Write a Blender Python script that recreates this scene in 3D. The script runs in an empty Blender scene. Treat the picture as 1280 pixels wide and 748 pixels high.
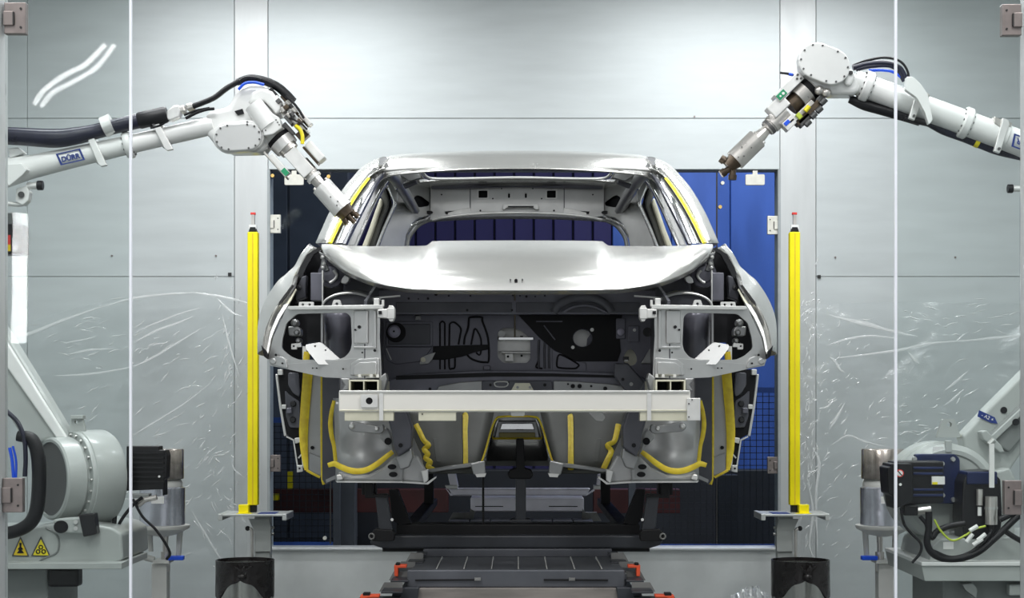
import bpy, bmesh, math, random
from mathutils import Vector, Matrix
from mathutils.geometry import tessellate_polygon

sc = bpy.context.scene
COL = sc.collection
random.seed(7)

# ------------------------------------------------------------------ camera
F, CX, CY, CZ = 2133.0, 646.5, 500.0, 1.25      # focal length and vanishing point in photo pixels, eye height
cam = bpy.data.cameras.new('camera'); cam_o = bpy.data.objects.new('camera', cam); COL.objects.link(cam_o)
cam.sensor_width = 36.0; cam.lens = 36.0 * F / 1280.0
cam.shift_x = -(CX - 640) / 1280.0; cam.shift_y = (CY - 374) / 1280.0
cam.clip_start = 0.05; cam.clip_end = 100
cam_o.location = (0, 0, CZ); cam_o.rotation_euler = (math.pi / 2, 0, 0)
sc.camera = cam_o

# ------------------------------------------------------------------ world + exposure
W = bpy.data.worlds.new('hall_light'); sc.world = W; W.use_nodes = True
W.node_tree.nodes['Background'].inputs[0].default_value = (0.93, 0.97, 1.0, 1)
W.node_tree.nodes['Background'].inputs[1].default_value = 0.56
sc.view_settings.view_transform = 'Standard'; sc.view_settings.look = 'None'
sc.view_settings.exposure = 0.0; sc.view_settings.gamma = 1.0; sc.view_settings.use_curve_mapping = False
try:
    sc.cycles.use_denoising = True; sc.cycles.max_bounces = 8; sc.cycles.transparent_max_bounces = 16
    sc.cycles.caustics_reflective = False; sc.cycles.caustics_refractive = False
    sc.cycles.sample_clamp_indirect = 6.0
except Exception: pass

# ------------------------------------------------------------------ helpers
def P(px, py, d): return Vector(((px - CX) * d / F, d, CZ + (CY - py) * d / F))
def mx(px, s): return px if s < 0 else 2 * CX - px          # mirror a photo column about the car's centre line
def lerp(a, b, t): return a + (b - a) * t
def cr(pts, n=6, closed=False):
    pts = [Vector(p) for p in pts]; out = []; m = len(pts)
    for i in range(m if closed else m - 1):
        p0 = pts[(i - 1) % m] if (closed or i > 0) else pts[0] * 2 - pts[1]
        p1 = pts[i]; p2 = pts[(i + 1) % m]
        p3 = pts[(i + 2) % m] if (closed or i + 2 < m) else pts[-1] * 2 - pts[-2]
        for k in range(n):
            t = k / n
            out.append(0.5 * ((2 * p1) + (p2 - p0) * t + (2 * p0 - 5 * p1 + 4 * p2 - p3) * t * t + (3 * p1 - p0 - 3 * p2 + p3) * t ** 3))
    if not closed: out.append(pts[-1])
    return out
def rpoly(pts, r, n=4):
    out = []; m = len(pts)
    for i in range(m):
        a, b, c = Vector(pts[i - 1]), Vector(pts[i]), Vector(pts[(i + 1) % m])
        u = a - b; w = c - b; k = min(r, u.length * .45, w.length * .45)
        s = b + u.normalized() * k; e = b + w.normalized() * k
        for j in range(n + 1):
            t = j / n
            out.append(tuple(s * (1 - t) ** 2 + b * 2 * t * (1 - t) + e * t * t))
    return out
def circ(cx, cy, rx, ry=None, n=16, a0=0):
    ry = rx if ry is None else ry
    return [(cx + rx * math.cos(a0 + 2 * math.pi * i / n), cy + ry * math.sin(a0 + 2 * math.pi * i / n)) for i in range(n)]
def rect(x0, y0, x1, y1): return [(x0, y0), (x1, y0), (x1, y1), (x0, y1)]
def frame(o, z, x=None):
    z = Vector(z).normalized()
    x = Vector(x) if x is not None else (Vector((0, 1, 0)) if abs(z.y) < .9 else Vector((1, 0, 0)))
    x = (x - z * x.dot(z)).normalized(); y = z.cross(x)
    M = Matrix((x, y, z)).transposed().to_4x4(); M.translation = Vector(o)
    return M

WL = {}
class MB:
    def __init__(s): s.v = []; s.f = []
    def add(s, vs, fs):
        b = len(s.v); s.v += [Vector(v) for v in vs]; s.f += [tuple(i + b for i in f) for f in fs]; return s
    def bx(s, x0, x1, y0, y1, z0, z1, M=None):
        vs = [Vector(p) for p in ((x0,y0,z0),(x1,y0,z0),(x1,y1,z0),(x0,y1,z0),(x0,y0,z1),(x1,y0,z1),(x1,y1,z1),(x0,y1,z1))]
        if M is not None: vs = [M @ v for v in vs]
        return s.add(vs, [(0,3,2,1),(4,5,6,7),(0,1,5,4),(1,2,6,5),(2,3,7,6),(3,0,4,7)])
    def pbx(s, px0, py0, px1, py1, d, th):                     # box seen at photo rect, front face at depth d
        a = P(px0, py1, d); b = P(px1, py0, d)
        return s.bx(min(a.x, b.x), max(a.x, b.x), d, d + th, min(a.z, b.z), max(a.z, b.z))
    def bar(s, a, b, w, h, up=(0, 1, 0)):                       # square bar from a to b
        a = Vector(a); b = Vector(b); M = frame(a, b - a, up); L = (b - a).length
        return s.bx(-w / 2, w / 2, -h / 2, h / 2, 0, L, M)
    def lathe(s, prof, o, ax, n=28, up=None):
        M = frame(o, ax, up); vs = []; fs = []
        for r, h in prof:
            for i in range(n):
                t = 2 * math.pi * i / n; vs.append(M @ Vector((r * math.cos(t), r * math.sin(t), h)))
        for j in range(len(prof) - 1):
            for i in range(n):
                k = (i + 1) % n; fs.append((j * n + i, j * n + k, (j + 1) * n + k, (j + 1) * n + i))
        if prof[0][0] > 1e-6: fs.append(tuple(range(n - 1, -1, -1)))
        if prof[-1][0] > 1e-6: fs.append(tuple((len(prof) - 1) * n + i for i in range(n)))
        return s.add(vs, fs)
    def cyl(s, a, b, r, r2=None, n=18):
        a = Vector(a); b = Vector(b); L = (b - a).length
        return s.lathe([(r, 0), (r if r2 is None else r2, L)], a, b - a, n)
    def tube(s, pts, r, n=10, flat=1.0, up=None, closed=False):
        pts = [Vector(p) for p in pts]; m = len(pts); rr = r if isinstance(r, (list, tuple)) else [r] * m
        if len(rr) != m: rr = [lerp(rr[int(i*(len(rr)-1)/(m-1))], rr[min(len(rr)-1, int(i*(len(rr)-1)/(m-1))+1)], (i*(len(rr)-1)/(m-1)) % 1) for i in range(m)]
        vs = []; fs = []; nx = None
        for i in range(m):
            t = (pts[(i + 1) % m if closed else min(i + 1, m - 1)] - pts[(i - 1) % m if closed else max(i - 1, 0)]).normalized()
            if up is not None: x = Vector(up)
            elif nx is None: x = Vector((0, 1, 0)) if abs(t.y) < .9 else Vector((1, 0, 0))
            else: x = nx
            x = x - t * x.dot(t)
            if x.length < 1e-6: x = t.orthogonal()
            x.normalize(); nx = x; y = t.cross(x)
            for k in range(n):
                a = 2 * math.pi * k / n; vs.append(pts[i] + x * math.cos(a) * rr[i] * flat + y * math.sin(a) * rr[i])
        for i in range(m if closed else m - 1):
            j = (i + 1) % m
            for k in range(n):
                l = (k + 1) % n; fs.append((i * n + k, i * n + l, j * n + l, j * n + k))
        if not closed: fs += [tuple(range(n - 1, -1, -1)), tuple((m - 1) * n + k for k in range(n))]
        return s.add(vs, fs)
    def prism(s, outer, holes, fn, th):
        loops = [list(outer)] + [list(h) for h in (holes or [])]
        flat = [p for l in loops for p in l]; A = [Vector(fn(*p)) for p in flat]; n = len(A)
        th = Vector(th); B = [a + th for a in A]
        if holes: tri = [tuple(t) for t in tessellate_polygon([[Vector((p[0], p[1], 0)) for p in l] for l in loops])]
        else: tri = [tuple(range(n))]
        fs = list(tri) + [tuple(i + n for i in reversed(t)) for t in tri]; b = 0
        for l in loops:
            m = len(l)
            for i in range(m):
                j = (i + 1) % m; fs.append((b + i, b + j, b + j + n, b + i + n))
            b += m
        return s.add(A + B, fs)
    def plate(s, outer, d, th, holes=None, sgn=-1):             # photo-pixel outline at depth d (number or function), thickness along y
        df = d if callable(d) else (lambda x, y: d)
        return s.prism(outer, holes, lambda x, y: P(mx(x, sgn), y, df(x, y)), (0, th, 0))
    def grid(s, rows, cu=False, cv=False):
        nu = len(rows[0]); nv = len(rows); vs = [p for r in rows for p in r]; fs = []
        for j in range(nv if cv else nv - 1):
            for i in range(nu if cu else nu - 1):
                a = j * nu + i; b = j * nu + (i + 1) % nu; c = ((j + 1) % nv) * nu
                fs.append((a, b, c + (i + 1) % nu, c + i))
        return s.add(vs, fs)
    def sphere(s, c, r, n=14, m=8, sc_=(1, 1, 1)):
        c = Vector(c)
        pr = [[c + Vector((r * math.sin(math.pi * (j + .001) / (m + .002)) * math.cos(2 * math.pi * i / n) * sc_[0], r * math.sin(math.pi * (j + .001) / (m + .002)) * math.sin(2 * math.pi * i / n) * sc_[1], r * math.cos(math.pi * j / m) * sc_[2])) for i in range(n)] for j in range(m + 1)]
        return s.grid(pr, cu=True)
    def mirror(s):
        n = len(s.v); s.v += [Vector((-v.x, v.y, v.z)) for v in s.v]; s.f += [tuple(i + n for i in reversed(f)) for f in list(s.f)]; return s
    def build(s, name, mat, parent=None, smooth=None, bevel=0, seg=2, solid=0, sub=0, label=None, cat=None, group=None, kind=None):
        off = WL[parent.name] if parent is not None else Vector((0, 0, 0))
        own = Vector((0, 0, 0))
        if parent is None and s.v:                               # origin at the thing's base centre
            lo = [min(v[i] for v in s.v) for i in range(3)]; hi = [max(v[i] for v in s.v) for i in range(3)]
            own = Vector(((lo[0] + hi[0]) / 2, (lo[1] + hi[1]) / 2, lo[2]))
        me = bpy.data.meshes.new(name)
        me.from_pydata([tuple(v - off - own) for v in s.v], [], s.f)
        bm = bmesh.new(); bm.from_mesh(me)
        bmesh.ops.recalc_face_normals(bm, faces=bm.faces); bm.to_mesh(me); bm.free()
        me.validate(); me.materials.append(mat)
        if smooth is not None:
            me.polygons.foreach_set('use_smooth', [True] * len(me.polygons)); me.set_sharp_from_angle(angle=math.radians(smooth))
        o = bpy.data.objects.new(name, me); COL.objects.link(o)
        o.location = own; WL[o.name] = off + own
        if parent is not None: o.parent = parent
        if solid:
            m = o.modifiers.new('thickness', 'SOLIDIFY'); m.thickness = abs(solid); m.offset = 0
        if bevel:
            m = o.modifiers.new('bevel', 'BEVEL'); m.width = bevel; m.segments = seg; m.limit_method = 'ANGLE'; m.angle_limit = math.radians(40)
        if sub:
            m = o.modifiers.new('sub', 'SUBSURF'); m.levels = sub; m.render_levels = sub
        tag(o, label, cat, group, kind)
        return o
def tag(o, label=None, cat=None, group=None, kind=None):
    if label: o['label'] = label
    if cat: o['category'] = cat
    if group: o['group'] = group
    if kind: o['kind'] = kind
    return o
def thing(name, loc, label=None, cat=None, group=None, kind=None):
    o = bpy.data.objects.new(name, None); COL.objects.link(o); o.location = loc; o.empty_display_size = .1
    WL[o.name] = Vector(loc); return tag(o, label, cat, group, kind)
def share(o, name, parent, loc):                                 # another piece with the same mesh
    c = o.copy(); c.name = name; COL.objects.link(c); c.parent = parent; c.location = Vector(loc); WL[c.name] = WL[parent.name] + c.location; return c
def text(name, body, M, size, mat, parent, ext=.0006, align='CENTER', bold=0.):
    cu = bpy.data.curves.new(name, 'FONT'); cu.body = body; cu.size = size; cu.extrude = ext; cu.offset = bold; cu.align_x = align; cu.align_y = 'CENTER'
    t = bpy.data.objects.new(name, cu); me = bpy.data.meshes.new_from_object(t); bpy.data.objects.remove(t)
    off = WL[parent.name]; me.transform(Matrix.Translation(-off) @ M); me.materials.append(mat)
    o = bpy.data.objects.new(name, me); COL.objects.link(o); o.parent = parent; WL[o.name] = off; return o

# ------------------------------------------------------------------ materials
def mat(name, col, rough=.5, metal=0., var=.06, scale=14., stretch=(1, 1, 1), bump=0., rvar=.08, bscale=None, spec=.5, coat=0., emit=None, es=0., ctint=None):
    m = bpy.data.materials.new(name); m.use_nodes = True; nt = m.node_tree; N = nt.nodes; L = nt.links
    b = N['Principled BSDF']
    tc = N.new('ShaderNodeTexCoord'); mp = N.new('ShaderNodeMapping'); mp.inputs['Scale'].default_value = stretch
    L.new(tc.outputs['Object'], mp.inputs[0])
    nz = N.new('ShaderNodeTexNoise'); nz.inputs['Scale'].default_value = scale; nz.inputs['Detail'].default_value = 5
    L.new(mp.outputs[0], nz.inputs['Vector'])
    rp = N.new('ShaderNodeValToRGB'); e = rp.color_ramp.elements
    c = Vector(col[:3]); lo = c * (1 - var * 1.6); hi = c * (1 + var)
    if ctint: hi = Vector(ctint)
    e[0].position = .3; e[1].position = .7
    e[0].color = (*lo, 1); e[1].color = (*[min(1, x) for x in hi], 1)
    L.new(nz.outputs['Fac'], rp.inputs[0]); L.new(rp.outputs[0], b.inputs['Base Color'])
    mr = N.new('ShaderNodeMapRange'); mr.inputs[3].default_value = max(.02, rough - rvar); mr.inputs[4].default_value = min(1, rough + rvar)
    L.new(nz.outputs['Fac'], mr.inputs[0]); L.new(mr.outputs[0], b.inputs['Roughness'])
    b.inputs['Metallic'].default_value = metal; b.inputs['Specular IOR Level'].default_value = spec
    if coat: b.inputs['Coat Weight'].default_value = coat; b.inputs['Coat Roughness'].default_value = .08
    if bump:
        n2 = N.new('ShaderNodeTexNoise'); n2.inputs['Scale'].default_value = bscale or scale * 3; n2.inputs['Detail'].default_value = 4
        L.new(mp.outputs[0], n2.inputs['Vector'])
        bp = N.new('ShaderNodeBump'); bp.inputs['Strength'].default_value = bump; bp.inputs['Distance'].default_value = .01
        L.new(n2.outputs['Fac'], bp.inputs['Height']); L.new(bp.outputs[0], b.inputs['Normal'])
    if emit: b.inputs['Emission Color'].default_value = (*emit, 1); b.inputs['Emission Strength'].default_value = es
    return m
def glass_mat(name, tint, refl=1.0, ior=1.45, wave=0.):
    m = bpy.data.materials.new(name); m.use_nodes = True; nt = m.node_tree; N = nt.nodes; L = nt.links
    N.remove(N['Principled BSDF']); out = N['Material Output']
    tr = N.new('ShaderNodeBsdfTransparent'); tr.inputs[0].default_value = (*tint, 1)
    gl = N.new('ShaderNodeBsdfGlossy'); gl.inputs['Roughness'].default_value = .01
    fr = N.new('ShaderNodeFresnel'); fr.inputs[0].default_value = ior
    mu = N.new('ShaderNodeMath'); mu.operation = 'MULTIPLY'; mu.inputs[1].default_value = refl; mu.use_clamp = True
    nz = N.new('ShaderNodeTexNoise'); nz.inputs['Scale'].default_value = 1.6
    tc = N.new('ShaderNodeTexCoord'); L.new(tc.outputs['Object'], nz.inputs['Vector'])
    bp = N.new('ShaderNodeBump'); bp.inputs['Strength'].default_value = wave; bp.inputs['Distance'].default_value = .02
    L.new(nz.outputs['Fac'], bp.inputs['Height']); L.new(bp.outputs[0], gl.inputs['Normal'])
    mix = N.new('ShaderNodeMixShader'); L.new(fr.outputs[0], mu.inputs[0]); L.new(mu.outputs[0], mix.inputs[0])
    L.new(tr.outputs[0], mix.inputs[1]); L.new(gl.outputs[0], mix.inputs[2]); L.new(mix.outputs[0], out.inputs[0])
    return m

M_panel = mat('brushed_panel', (.60, .635, .64), .46, .45, .035, 2.2, (1, 1, 6), rvar=.05)
M_jamb = mat('jamb_steel', (.63, .645, .645), .4, .4, .03, 3, (6, 1, 1))
M_sill = mat('sill_panel', (.70, .72, .71), .45, .35, .06, 5)
M_seam = mat('seam', (.40, .43, .44), .6)
M_floor = mat('floor', (.22, .235, .235), .35, 0, .1, 6, bump=.02)
M_ceil = mat('ceiling', (.72, .74, .74), .6)
M_side = mat('side_wall', (.66, .69, .69), .4, .3, .04, 3)
M_hallfloor = mat('hall_floor', (.05, .05, .055), .5, 0, .15, 4)
M_blue = mat('blue_sheet', (.042, .105, .40), .38, .0, .18, 3, (1, 1, .3), coat=.2)
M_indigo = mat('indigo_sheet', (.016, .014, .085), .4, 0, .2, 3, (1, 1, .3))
M_bluegap = mat('blue_gap', (.010, .014, .06), .6)
M_hallred = mat('red_beam', (.05, .006, .006), .5, 0, .2, 5)
M_halldark = mat('dark_hall', (.012, .015, .022), .6, 0, .2, 4)
M_glass = glass_mat('door_glass', (.945, .965, .96), .26, 1.45, .03)
M_fglass = glass_mat('far_glass', (.90, .93, .95), .04, 1.4)
M_gedge = mat('glass_edge', (.86, .88, .95), .25, 0, .03, 6)
M_hinge = mat('hinge_nickel', (.26, .225, .215), .4, .6, .08, 30)
M_hinge_l = mat('hinge_cream', (.80, .78, .70), .4, .2, .05, 30)
M_hinge_d = mat('hinge_dark', (.02, .02, .02), .5)
M_brass = mat('brass_knob', (.75, .5, .16), .3, .7)
M_lamp = mat('lamp_white', (1, 1, 1), .5, emit=(.97, .985, 1), es=6)
M_lampbox = mat('lamp_housing', (.75, .76, .76), .45)

# ------------------------------------------------------------------ booth ceiling lamps (the room's light)
CEIL = 3.95
def ceiling_light(x, y, w, l, power, label):
    t = thing('ceiling_light', (x, y, CEIL), label, 'ceiling light', 'booth ceiling lights')
    MB().bx(x - l / 2 - .03, x + l / 2 + .03, y - w / 2 - .03, y + w / 2 + .03, CEIL - .07, CEIL - .002).build('housing', M_lampbox, t, bevel=.006)
    for k in (-1, 1):
        MB().bx(x - l / 2, x + l / 2, y + k * w / 4 - w * .17, y + k * w / 4 + w * .17, CEIL - .085, CEIL - .071).build('diffuser', M_lamp, t)
    la = bpy.data.lights.new('tube_glow', 'AREA'); la.shape = 'RECTANGLE'; la.size = l; la.size_y = w; la.energy = power; la.color = (.96, .985, 1)
    lo = bpy.data.objects.new('tube_glow', la); COL.objects.link(lo); lo.parent = t; lo.location = (0, 0, -.10); WL[lo.name] = Vector((x, y, CEIL - .1))
for iy, y in enumerate((5.75, 7.1, 8.75)):
    for ix, x in enumerate((-1.55, 1.55)):
        ceiling_light(x, y, .34, 1.7, (24, 30, 42)[iy], ('twin tube ceiling light over the robot %s, %s' % (('touching the pillar', 'held clear')[ix], ('by the glass doors', 'in the middle row', 'by the back wall')[iy])))

def hall_fill_light(x, y, z, l, power, label):  # unseen lamp added above the camera to light the car from the front
    t = thing('hall_fill_light', (x, y, z), label, 'ceiling light', 'added outer hall fill lights')
    MB().bx(x - .13, x + .13, y - l / 2 - .03, y + l / 2 + .03, z, z + .07).build('housing', M_lampbox, t, bevel=.006)
    MB().bx(x - .11, x + .11, y - l / 2, y + l / 2, z - .015, z - .001).build('diffuser', M_lamp, t)
    for k in (-1, 1): MB().cyl((x, y + k * l * .35, z + .07), (x, y + k * l * .35, z + 1.2), .008, n=6).build('hanger', M_lampbox, t)
    la = bpy.data.lights.new('hall_glow', 'AREA'); la.shape = 'RECTANGLE'; la.size = .22; la.size_y = l; la.energy = power; la.color = (1, .985, .96)
    lo = bpy.data.objects.new('hall_glow', la); COL.objects.link(lo); lo.parent = t; lo.location = (0, 0, -.03); WL[lo.name] = Vector((x, y, z - .03))
for x, n in ((-1.9, 'on the side of the dark glass pane'), (1.9, 'on the side of the blue glass pane')):
    hall_fill_light(x, 2.6, 4.9, 2.4, 120, 'added fill light in front of the booth, ' + n)
# ================================================================== the setting
DB = 10.3                                           # back wall of the booth
OX0, OX1 = P(335, 0, DB).x, P(975, 0, DB).x
OZ1, OZ0 = P(0, 212, DB).z, P(0, 685, DB).z
XW = 3.9
wall_back = MB()
wall_back.bx(-XW, OX0, DB + .02, DB + .14, 0, CEIL).bx(OX1, XW, DB + .02, DB + .14, 0, CEIL)
wall_back.bx(OX0, OX1, DB + .02, DB + .14, OZ1, CEIL).bx(OX0, OX1, DB + .02, DB + .14, 0, OZ0)
wall_back = wall_back.build('wall_back', M_seam, kind='structure')
def panel(px0, px1, py0, py1, m=M_panel, th=.02, z0=None, z1=None, g=.0014, nm='panel'):
    x0 = P(px0, 0, DB).x; x1 = P(px1, 0, DB).x
    za = P(0, py1, DB).z if z0 is None else z0; zb = P(0, py0, DB).z if z1 is None else z1
    MB().bx(x0 + g, x1 - g, DB + .02 - th, DB + .0195, za + g, zb - g).build(nm, m, wall_back, bevel=.0015, seg=1)
XL, XR = -XW * F / DB + CX, XW * F / DB + CX
for a, b in ((XL, 34), (34, 293), (1020, 1279), (1279, XR)):
    panel(a, b, 0, 148, z1=CEIL); panel(a, b, 148, 346); panel(a, b, 346, 0, z0=0)
for a, b in ((293, 335), (975, 1020)):
    panel(a, b, 0, 148, M_jamb, z1=CEIL); panel(a, b, 148, 0, M_jamb, z0=0)
panel(335, 975, 0, 148, z1=CEIL); panel(335, 975, 148, 212)
panel(335, 975, 688, 0, M_sill, z0=0)
MB().bx(OX0, OX1, DB - .03, DB + .14, OZ0 - .014, OZ0 + .002).build('sill_ledge', M_jamb, wall_back, bevel=.003)
for px, py in ((287, 343), (1024, 346)): MB().pbx(px - 2, py - 2, px + 2, py + 2, DB - .012, .012).build('bolt', M_hinge_d, wall_back)
for px, py in ((140, 320), (270, 320), (1044, 322), (1194, 322), (868, 146)):
    MB().cyl(P(px, py, DB), P(px, py, DB) + Vector((0, -.006, 0)), .006).build('rivet', M_hinge, wall_back)
# reveal round the opening
for x0, x1 in ((OX0 - .004, OX0 + .012), (OX1 - .012, OX1 + .004)):
    MB().bx(x0, x1, DB - .004, DB + .14, OZ0, OZ1).build('reveal', M_seam, wall_back)

MB().bx(-5, 5, -4, DB + .14, -.1, 0).build('floor', M_floor, kind='structure')
MB().bx(-XW - .1, XW + .1, 5.0, DB + .14, CEIL, CEIL + .1).build('ceiling', M_ceil, kind='structure')
MB().bx(-XW - .1, -XW, 5.0, DB + .14, 0, CEIL).build('wall_left', M_side, kind='structure')
MB().bx(XW, XW + .1, 5.0, DB + .14, 0, CEIL).build('wall_right', M_side, kind='structure')

# ---- near glass front: posts and hinged glass doors
DG = 5.1
for n, (a, b) in enumerate(((P(-40, 0, DG).x, P(4, 0, DG).x), (P(1281, 0, DG).x, P(1330, 0, DG).x))):
    MB().bx(a, b, DG - .05, DG + .05, 0, CEIL).build('trim_%d' % (n + 1), M_jamb, bevel=.004, kind='structure')
for n, (a, b) in enumerate(((-XW, P(-40, 0, DG).x), (P(1330, 0, DG).x, XW))):
    MB().bx(a, b, DG - .005, DG + .005, 0, CEIL).build('window_%d' % (n + 1), M_glass, kind='structure')
def hinge(o, px0, py0, px1, py1, d, side, m, dark=M_hinge_d):
    """glass hinge: plate with a raised knuckle at the frame side and two screws"""
    h = MB().pbx(px0, py0, px1, py1, d - .012, .03).build('hinge', m, o, bevel=.002)
    w = px1 - px0; hh = py1 - py0; kx0, kx1 = (px0 - w * .05, px0 + w * .42) if side < 0 else (px1 - w * .42, px1 + w * .05)
    MB().pbx(kx0, py0 + hh * .27, kx1, py1 - hh * .27, d - .02, .03).build('knuckle', m, h, bevel=.002)
    e = (kx1 if side < 0 else kx0)
    MB().pbx(e - w * .03, py0 + hh * .3, e + w * .03, py1 - hh * .3, d - .0205, .008).build('slot', dark, h)
    sx = px1 - w * .22 if side < 0 else px0 + w * .22
    for sy in (.2, .8):
        c = P(sx, py0 + hh * sy, d - .012); MB().cyl(c, c + Vector((0, -.003, 0)), (px1 - px0) * .055 * d / F, n=10).build('screw', dark, h)
for n, (p0, p1, s) in enumerate(((7, 163.5, -1), (1119.5, 1275, 1))):
    a, b = P(p0, 0, DG).x, P(p1, 0, DG).x
    o = MB().bx(a, b, DG - .005, DG + .005, .02, 3.4).build('door_%d' % (n + 1), M_glass, kind='structure')
    e = b if s < 0 else a
    MB().bx(e - .0035, e + .0035, DG - .006, DG + .006, .02, 3.4).build('edge_seal', M_gedge, o)
    if s < 0: hinge(o, 5, 3, 32, 42, DG, s, M_hinge); hinge(o, 3, 598, 28, 641, DG, s, M_hinge)
    else: hinge(o, 1253, 5, 1277, 44, DG, s, M_hinge); hinge(o, 1256, 601, 1277, 644, DG, s, M_hinge)

# ---- far glass doors in the opening
DF = DB + .03
def far_door(n, p0, p1, s, clip, hy, ly, knobs):
    a, b = P(p0, 0, DF).x, P(p1, 0, DF).x
    o = MB().bx(a, b, DF - .005, DF + .005, OZ0 + .02, OZ1 - .012).build('door_%d' % n, M_fglass, kind='structure')
    e = b if s < 0 else a
    MB().bx(e - .004, e + .004, DF - .006, DF + .006, OZ0 + .02, OZ1 - .012).build('edge_seal', M_hinge_d, o)
    c = MB().plate(rpoly(rect(clip - 12, 218, clip + 12, 231.5), 2), DF - .02, .02).build('clip', M_hinge_l, o, bevel=.002)
    MB().pbx(clip - 3, 213, clip + 3, 219, DF - .018, .02).build('clip_neck', M_hinge_l, c)
    hx = (p0, p0 + 14) if s < 0 else (p1 - 14, p1)
    hinge(o, hx[0], hy - 11.5, hx[1], hy + 11.5, DF, s, M_hinge_l); hinge(o, hx[0], ly - 10.5, hx[1], ly + 10.5, DF, s, M_hinge)
    for kx, ky, m in knobs:
        q = P(kx, ky, DF); MB().cyl(q + Vector((0, .02, 0)), q + Vector((0, -.015, 0)), .011, n=12).build('standoff', m, o)
far_door(3, 336.5, 413, -1, 367.5, 280, 579.5, ((341, 220, M_brass), (411, 221, M_brass), (406, 673, M_hinge_l)))
far_door(4, 896, 973.5, 1, 944, 281.5, 582, ((900, 259, M_brass), (903, 229, M_hinge_l)))

# ---- hall behind the opening
DH = 14.6
hb = MB().bx(-6, 6, DH + .03, DH + .2, 0, 6).build('wall_hall', M_bluegap, kind='structure')
MB().bx(-5.9, 5.9, DH - .25, DH - .001, 0, .66).build('dark_base', M_halldark, hb, bevel=.01)  # black band added so the low part of the hall reads dark
x = P(470, 0, DH).x; step = 24.6 * DH / F; k = 0; proto = {}
xs = []
while x > -4.6: x -= step
while x < 5:
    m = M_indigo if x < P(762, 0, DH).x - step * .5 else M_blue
    if m.name not in proto:
        proto[m.name] = MB().bx(x + (.008 if m is M_indigo else .003), x + step * (1 if m is M_indigo else 3) - (.008 if m is M_indigo else .003), DH, DH + .028, .25, 5.8).build('sheet', m, hb, bevel=.006, seg=1); proto[m.name + 'x'] = x
    else:
        share(proto[m.name], 'sheet', hb, (x - proto[m.name + 'x'], 0, 0))
    x += step * (1 if m is M_indigo else 3)
MB().bx(-6, 6, DB + .141, DH + .2, -.1, -.001).build('floor_hall', M_hallfloor, kind='structure')
MB().bx(-6, 6, DB + .141, DH + .2, 6, 6.1).build('ceiling_hall', M_halldark, kind='structure')
for n, xx in ((0, -6.1), (1, 6)): MB().bx(xx, xx + .1, DB + .141, DH + .2, 0, 6).build('wall_hall_%s' % ('left', 'right')[n], M_halldark, kind='structure')
t = thing('hall_lamp', (2.6, 12.6, 5.0), 'long lamp hanging in the blue hall behind the booth', 'lamp')
MB().bx(1.6, 3.6, 12.5, 12.7, 5.0, 5.06).build('housing', M_lampbox, t); MB().bx(1.62, 3.58, 12.52, 12.68, 4.985, 4.999).build('diffuser', M_lamp, t)
for q in (1.9, 3.3): MB().cyl((q, 12.6, 5.06), (q, 12.6, 6.0), .006, n=6).build('hanger', M_halldark, t)
la = bpy.data.lights.new('hall_glow', 'AREA'); la.shape = 'RECTANGLE'; la.size = 2; la.size_y = .2; la.energy = 190; la.color = (.9, .95, 1)
lo = bpy.data.objects.new('hall_glow', la); COL.objects.link(lo); lo.parent = t; lo.location = (0, 0, -.03)
# rails, column, red beams and safety mesh in the hall
tag(MB().bx(P(255, 0, 13.2).x, P(560, 0, 13.2).x, 13.2, 13.35, P(0, 641, 13.2).z, P(0, 612, 13.2).z).build('steel_beam', M_hallred, bevel=.004), 'dark red steel beam low behind the left glass pane', 'beam')
tag(MB().bx(P(742, 0, 13.0).x, P(850, 0, 13.0).x, 13.0, 13.15, P(0, 642, 13.0).z, P(0, 612, 13.0).z).build('steel_beam', M_hallred, bevel=.004), 'dark red steel beam low behind the skid, on the blue side', 'beam')
def hall_post(px, d, w, ztop, label, m=M_halldark):
    x = P(px, 0, d).x; t = thing('hall_column', (x, d, 0), label, 'column')
    MB().bx(x - w / 2, x + w / 2, d, d + w, .012, ztop).build('shaft', m, t, bevel=.006); MB().bx(x - w * .8, x + w * .8, d - w * .3, d + w * 1.3, 0, .012).build('base_plate', m, t)
M_col = mat('column_grey', (.06, .07, .085), .5)
hall_post(430, 13.0, .17, 2.4, 'dark grey steel column in the hall behind the left pane', M_col)
hall_post(910, 13.4, .16, .66, 'short dark steel post in the blue hall behind the right pane')
def mesh_fence(px0, px1, z0, z1, d, label):
    x0, x1 = P(px0, 0, d).x, P(px1, 0, d).x
    t = thing('safety_fence', ((x0 + x1) / 2, d, 0), label, 'fence', 'safety fences in the hall')
    w = MB(); n = int((x1 - x0) / .045)
    for i in range(n + 1): w.bar((lerp(x0, x1, i / n), d, z0), (lerp(x0, x1, i / n), d, z1), .005, .005)
    n = int((z1 - z0) / .045)
    for i in range(n + 1): w.bar((x0, d, lerp(z0, z1, i / n)), (x1, d, lerp(z0, z1, i / n)), .005, .005)
    w.build('wire_mesh', M_halldark, t, kind='stuff')
    for q in (x0, x1): MB().bx(q - .025, q + .025, d - .02, d + .03, 0, z1 + .04).build('fence_post', M_col, t)
    for q in (z0, z1): MB().bx(x0, x1, d - .015, d + .015, q - .02, q + .02).build('rail', M_blue, t)
mesh_fence(790, 1140, .18, 1.32, 12.4, 'wire mesh safety fence in front of the blue sheets')
mesh_fence(180, 421, .18, 1.1, 12.6, 'wire mesh safety fence in the dark part of the hall')
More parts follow.
